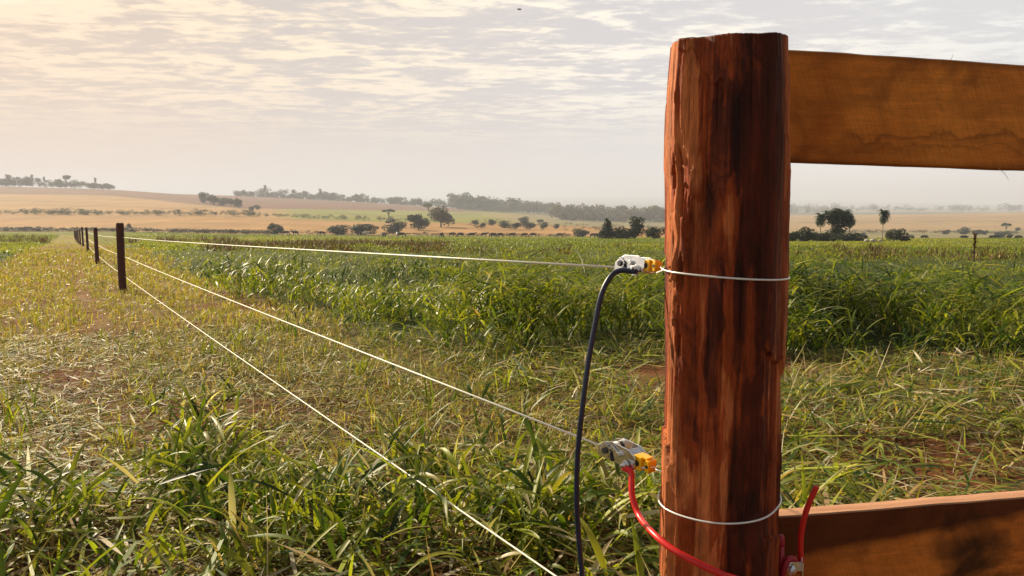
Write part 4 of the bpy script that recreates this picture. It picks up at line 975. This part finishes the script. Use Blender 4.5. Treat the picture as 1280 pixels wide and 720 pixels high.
# ------------------------------------------------------------------ strainers
def box(bm, c, s, rot=None):
    r = bmesh.ops.create_cube(bm, size=1); M_ = Matrix.Translation(c) @ (rot if rot else Matrix.Identity(4)) @ Matrix.Diagonal((*s, 1))
    bmesh.ops.transform(bm, matrix=M_, verts=r['verts']); return r
def cyl(bm, c, r, h, axis_='Z', n=24, r2=None):
    q = bmesh.ops.create_cone(bm, cap_ends=True, segments=n, radius1=r, radius2=r if r2 is None else r2, depth=h)
    ro = {'Z': Matrix.Identity(4), 'Y': Matrix.Rotation(R(90), 4, 'X'), 'X': Matrix.Rotation(R(90), 4, 'Y')}[axis_]
    bmesh.ops.transform(bm, matrix=Matrix.Translation(c) @ ro, verts=q['verts']); return q
def bev(bm, w=.0008): bmesh.ops.bevel(bm, geom=list(bm.edges), offset=w, segments=2, affect='EDGES', profile=.6)
def strainer(P0, P1, up, label, tailpt):
    """local: x from the line wire (0) to the post (L), z up, y towards the viewer is negative"""
    L = .120
    root = empty('wire_strainer'); tag(root, label, 'wire strainer', 'wire strainers beside the gate post')
    x_ = (P1 - P0).normalized(); y_ = Vector(up).cross(x_).normalized(); z_ = x_.cross(y_)
    sc = (P1 - P0).length / L
    root.matrix_world = Matrix.Translation(P0) @ Matrix((x_, y_, z_)).transposed().to_4x4() @ Matrix.Scale(sc, 4)
    # folded galvanised channel: floor and two cheeks with a sloping shoulder and a long slot
    bm = bmesh.new()
    def plate(y):
        out = [(0, -.012), (.082, -.012), (.088, -.004), (.088, .010), (.070, .020), (.030, .022), (.012, .016), (0, .006)]
        a = [bm.verts.new((px, y - .0011, pz)) for px, pz in out]; b_ = [bm.verts.new((px, y + .0011, pz)) for px, pz in out]; n = len(out)
        bm.faces.new(a); bm.faces.new(b_[::-1])
        for i in range(n): bm.faces.new((a[i], b_[i], b_[(i + 1) % n], a[(i + 1) % n]))
    plate(-.0155); plate(.0155)
    bmesh.ops.recalc_face_normals(bm, faces=bm.faces)
    bev(bm, .0005); bm_obj('cheek_plates', bm, M_steel, root)
    bm = bmesh.new(); box(bm, Vector((.043, 0, -.0112)), (.084, .0285, .002)); box(bm, Vector((.074, 0, .0130)), (.018, .0285, .0018), Matrix.Rotation(R(28), 4, 'Y')); bev(bm, .0005); bm_obj('base_plate', bm, M_steel, root)
    # winding drum with turns of wire
    bm = bmesh.new(); cyl(bm, Vector((.022, 0, .004)), .0075, .040, 'Y', 20); cyl(bm, Vector((.022, -.021, .004)), .0062, .008, 'Y', 6); bev(bm, .0004); bm_obj('drum', bm, M_dark, root)
    cp = [Vector((.022 + .0092 * math.cos(a), -.011 + a / 6.283 * .0032, .004 + .0092 * math.sin(a))) for a in np.linspace(0, 6.283 * 6.5, 130)]
    tube('wire_turns', [Vector((-.002, 0.002, .002)), Vector((.010, -.006, -.004))] + cp, .0015, M_wire, 6, root)
    # toothed wheel
    bm = bmesh.new(); nt_ = 12; ri = []
    for yy in (-.0215, -.0180):
        ri.append([bm.verts.new((.022 + (r_q := (.0135 if q % 2 == 0 else .0098)) * math.cos(math.pi * (q + (.7 if q % 2 else 0)) / nt_), yy, .004 + r_q * math.sin(math.pi * (q + (.7 if q % 2 else 0)) / nt_))) for q in range(2 * nt_)])
    a, b_ = ri; bm.faces.new(a); bm.faces.new(b_[::-1])
    for q in range(2 * nt_): bm.faces.new((a[q], b_[q], b_[(q + 1) % (2 * nt_)], a[(q + 1) % (2 * nt_)]))
    bmesh.ops.recalc_face_normals(bm, faces=bm.faces); wh = bm_obj('ratchet_wheel', bm, M_steel, root)
    bm = bmesh.new(); cyl(bm, Vector((.022, -.0225, .004)), .0060, .003, 'Y', 4); bm_obj('drive_socket', bm, M_dark, wh)
    bm = bmesh.new(); box(bm, Vector((.043, -.0195, .010)), (.022, .0028, .007), Matrix.Rotation(R(22), 4, 'Y')); cyl(bm, Vector((.052, -.020, .006)), .0045, .007, 'Y', 12); bev(bm, .0004); bm_obj('pawl', bm, M_steel, root)
    bm = bmesh.new(); box(bm, Vector((.034, -.0185, -.004)), (.004, .0022, .016), Matrix.Rotation(R(-20), 4, 'Y')); bm_obj('pawl_spring', bm, M_dark, root)
    # yellow insulator: waisted body with flanges and a hole
    bm = bmesh.new()
    box(bm, Vector((.088, 0, .002)), (.018, .024, .023)); box(bm, Vector((.1005, 0, .001)), (.008, .013, .012)); box(bm, Vector((.108, 0, .001)), (.008, .020, .021))
    box(bm, Vector((.097, 0, -.0075)), (.022, .007, .004)); box(bm, Vector((.094, 0, .0122)), (.024, .016, .004)); bev(bm, .0014)
    ins = bm_obj('insulator', bm, M_yellow, root, False)
    bm = bmesh.new(); cyl(bm, Vector((.0885, -.0121, .001)), .0048, .0012, 'Y', 16); cyl(bm, Vector((.108, -.0101, .001)), .003, .0012, 'Y', 14); bm_obj('hole', bm, M_dark, ins)
    # clamp bolt where the cable joins
    bm = bmesh.new(); cyl(bm, Vector((.070, -.0210, -.006)), .0078, .0022, 'Y', 24); cyl(bm, Vector((.070, -.0245, -.006)), .0056, .006, 'Y', 6); cyl(bm, Vector((.070, -.0290, -.006)), .0030, .008, 'Y', 14)
    bev(bm, .0003); bm_obj('clamp_bolt', bm, M_steel, root)
    bm = bmesh.new(); box(bm, Vector((.066, -.0185, -.014)), (.016, .002, .012)); bev(bm, .0004); bm_obj('clamp_plate', bm, M_steel, root)
    bpy.context.view_layer.update()
    return root
s1 = strainer(at(776, 333, 1.515), at(827, 334, 1.415), (0.05, .25, 1), 'galvanised wire strainer with yellow insulator at the top wire, dark blue cable clamped to it', None)
s2 = strainer(at(756, 558, 1.495), at(820, 586, 1.385), (.25, -.30, 1), 'galvanised wire strainer with yellow insulator at the middle wire, red cable clamped to it', None)
def loc(root, v): return root.matrix_world @ Vector(v)
# tie wires insulator -> post
e1 = loc(s1, (.116, 0, .001)); tgt = at(829, 338, 1.36)
tag(tube('tie_wire', spline([loc(s1, (.104, .009, .001)), e1, e1.lerp(tgt, .5), tgt, post_c(tgt.z) + Vector((-.100, .0, 0))], 5), .0014, M_wire, 6), 'short tie wire from the upper yellow insulator to the gate post', 'wire', 'tie wires at the strainers')
e2 = loc(s2, (.116, 0, .001)); tgt = at(824, 590, 1.36)
tag(tube('tie_wire', spline([loc(s2, (.104, .009, .001)), loc(s2, (.100, -.012, -.003)), e2, e2.lerp(tgt, .6), tgt + Vector((.02, 0, -.004))], 5), .0016, M_wire, 6), 'short tie wire from the lower yellow insulator to the gate post', 'wire', 'tie wires at the strainers')

# ------------------------------------------------------------------ cables
c1 = loc(s1, (.072, -.024, -.010)); Yc = c1.y
tag(tube('cable', spline([c1, at(793, 339.5, Yc), at(777, 338, Yc + .01), at(764, 345, Yc + .01), at(752, 368, Yc), at(744, 405, Yc - .01), at(735, 455, Yc - .02), at(728, 510, Yc - .03), at(722, 570, Yc - .03), at(721, 630, Yc - .03), at(725, 690, Yc - .02), at(729, 740, Yc - .02), at(733, 830, Yc), at(738, 960, Yc + .02)], 8), .0054, M_navy, 12),
    'dark blue insulated cable hanging from the upper strainer', 'cable')
c2 = loc(s2, (.070, -.024, -.010)); Y2 = c2.y
tag(tube('cable', spline([c2, at(789, 592, Y2 - .01), at(790, 618, Y2 - .03), at(799, 645, Y2 - .06), at(817, 667, 1.27), at(840, 686, 1.225), at(868, 702, 1.20), at(900, 717, 1.19), at(935, 730, 1.20), at(965, 745, 1.235), at(985, 748, 1.29), at(988, 735, 1.33), at(986, 722, 1.345)], 8), .0061, M_red, 12),
    'red insulated cable curving from the lower strainer across the gate post', 'cable')
tag(tube('cable', spline([at(1001, 716, 1.345), at(1001, 700, 1.343), at(1001, 672, 1.338), at(1006, 645, 1.332), at(1013, 625, 1.330), at(1021, 608, 1.328)], 8), .0054, M_red, 12), 'short red cable end sticking up in front of the lower plank', 'cable')
sl_ = empty('cable_sleeve', at(977, 720, 1.335)); tag(sl_, 'dark red capped sleeve standing upright against the right side of the gate post', 'cable')
def rel(o, p): return Vector(p) - o.location
tube('sleeve', [rel(sl_, at(978, 760, 1.335)), rel(sl_, at(977, 715, 1.335)), rel(sl_, at(976.5, 676, 1.335))], .0056, M_maroon, 12, sl_)
tube('cap', [rel(sl_, at(976.5, 682, 1.335)), rel(sl_, at(976.5, 678, 1.335)), rel(sl_, at(976.5, 672, 1.335)), rel(sl_, at(976.5, 669, 1.335))], [.0066, .0070, .0068, .0045], M_maroon, 12, sl_)
tag(tube('cable', spline([at(978, 728, 1.325), at(980, 712, 1.322), at(985, 700, 1.322), at(992, 699, 1.325), at(995, 706, 1.33)], 6), .0056, M_maroon, 12), 'short dark red cable bend under the bolt clamp', 'cable')
cc = at(990, 712, 1.318); cl_ = empty('bolt_clamp', cc); tag(cl_, 'galvanised bolt clamp joining the red cables right of the gate post', 'clamp')
bm = bmesh.new(); box(bm, Vector((.004, .004, .004)), (.030, .002, .018)); box(bm, Vector((.018, 0, .0)), (.002, .014, .030)); bev(bm, .0004); bm_obj('clamp_plate', bm, M_steel, cl_)
bm = bmesh.new(); rot = Matrix.Rotation(R(35), 4, 'Y')
for rr_, h_, d_, n_ in ((.0085, .0022, .000, 24), (.0062, .0060, -.004, 6), (.0034, .020, -.008, 14)):
    q = bmesh.ops.create_cone(bm, cap_ends=True, segments=n_, radius1=rr_, radius2=rr_, depth=h_)
    bmesh.ops.transform(bm, matrix=Matrix.Rotation(R(-28), 4, 'Z') @ Matrix.Translation((0, d_, 0)) @ Matrix.Rotation(R(90), 4, 'X'), verts=q['verts'])
bm_obj('bolt', bm, M_steel, cl_)
tag(tube('tie_wire', [at(1002.5, 735, 1.33), at(1002.5, 712, 1.33), at(1002.5, 697, 1.33)], .0010, M_wire, 6), 'thin bare wire beside the bolt clamp', 'wire', 'tie wires at the strainers')

# ------------------------------------------------------------------ a distant bird
bp = at(649, 12, 60); bird = empty('bird', bp); tag(bird, 'tiny dark bird flying high over the field', 'bird')
bmk = plain('dark_feathers', (.02, .02, .02), .8)
bv_ = [(-.13, 0, 0), (-.04, 0, .005), (.07, 0, .01), (.15, 0, .02), (.19, 0, .02), (-.22, 0, 0)]
bmesh_ = skin_mesh('body', bv_, [(1, 0), (1, 2), (2, 3), (3, 4), (0, 5)], [.022, .04, .035, .024, .008, (.035, .006)])
bmesh_.materials.clear(); bmesh_.materials.append(bmk); bo = bpy.data.objects.new('body', bmesh_); C.objects.link(bo); bo.parent = bird
for sg in (-1, 1):
    V = [(.07, 0, .02), (-.05, 0, .02), (.08, sg * .18, .09), (-.05, sg * .16, .08), (.0, sg * .38, .05), (-.06, sg * .34, .045)]
    w = mesh_np('wing', V, [(0, 1, 3, 2), (2, 3, 5, 4)], None, bmk, False, bird); mo = w.modifiers.new('s', 'SOLIDIFY'); mo.thickness = .006
bird.rotation_euler = (R(15), 0, R(30))

# ------------------------------------------------------------------ haze
HD = 0.00040
zmax = max(float(GZ.max()), max((ob.location.z + ob.scale.z) for ob in C.objects if ob.name.startswith(('tree', 'palm_tree', 'bird')))) + 8
zmin = float(GZ.min()) - 1
bm = bmesh.new(); box(bm, Vector((0, 0, (zmax + zmin) / 2)), (27000, 27000, zmax - zmin))
m = bpy.data.materials.new('haze_air'); m.use_nodes = True; t = m.node_tree; t.nodes.clear()
v = N(t, 'ShaderNodeVolumePrincipled'); v.inputs['Color'].default_value = (.74, .80, .96, 1); v.inputs['Density'].default_value = HD; v.inputs['Anisotropy'].default_value = .1
o = N(t, 'ShaderNodeOutputMaterial'); t.links.new(v.outputs[0], o.inputs['Volume'])
hz = bm_obj('haze', bm, m); tag(hz, 'pale haze over the fields fading the far hills', 'haze', kind='stuff')
print('zmin,zmax', zmin, zmax, 'blade verts', tall.n, short.n, strawA.n, farA.n)
for o_ in list(bpy.data.objects):
    if o_.type == 'MESH' and not o_.users_collection: bpy.data.objects.remove(o_)
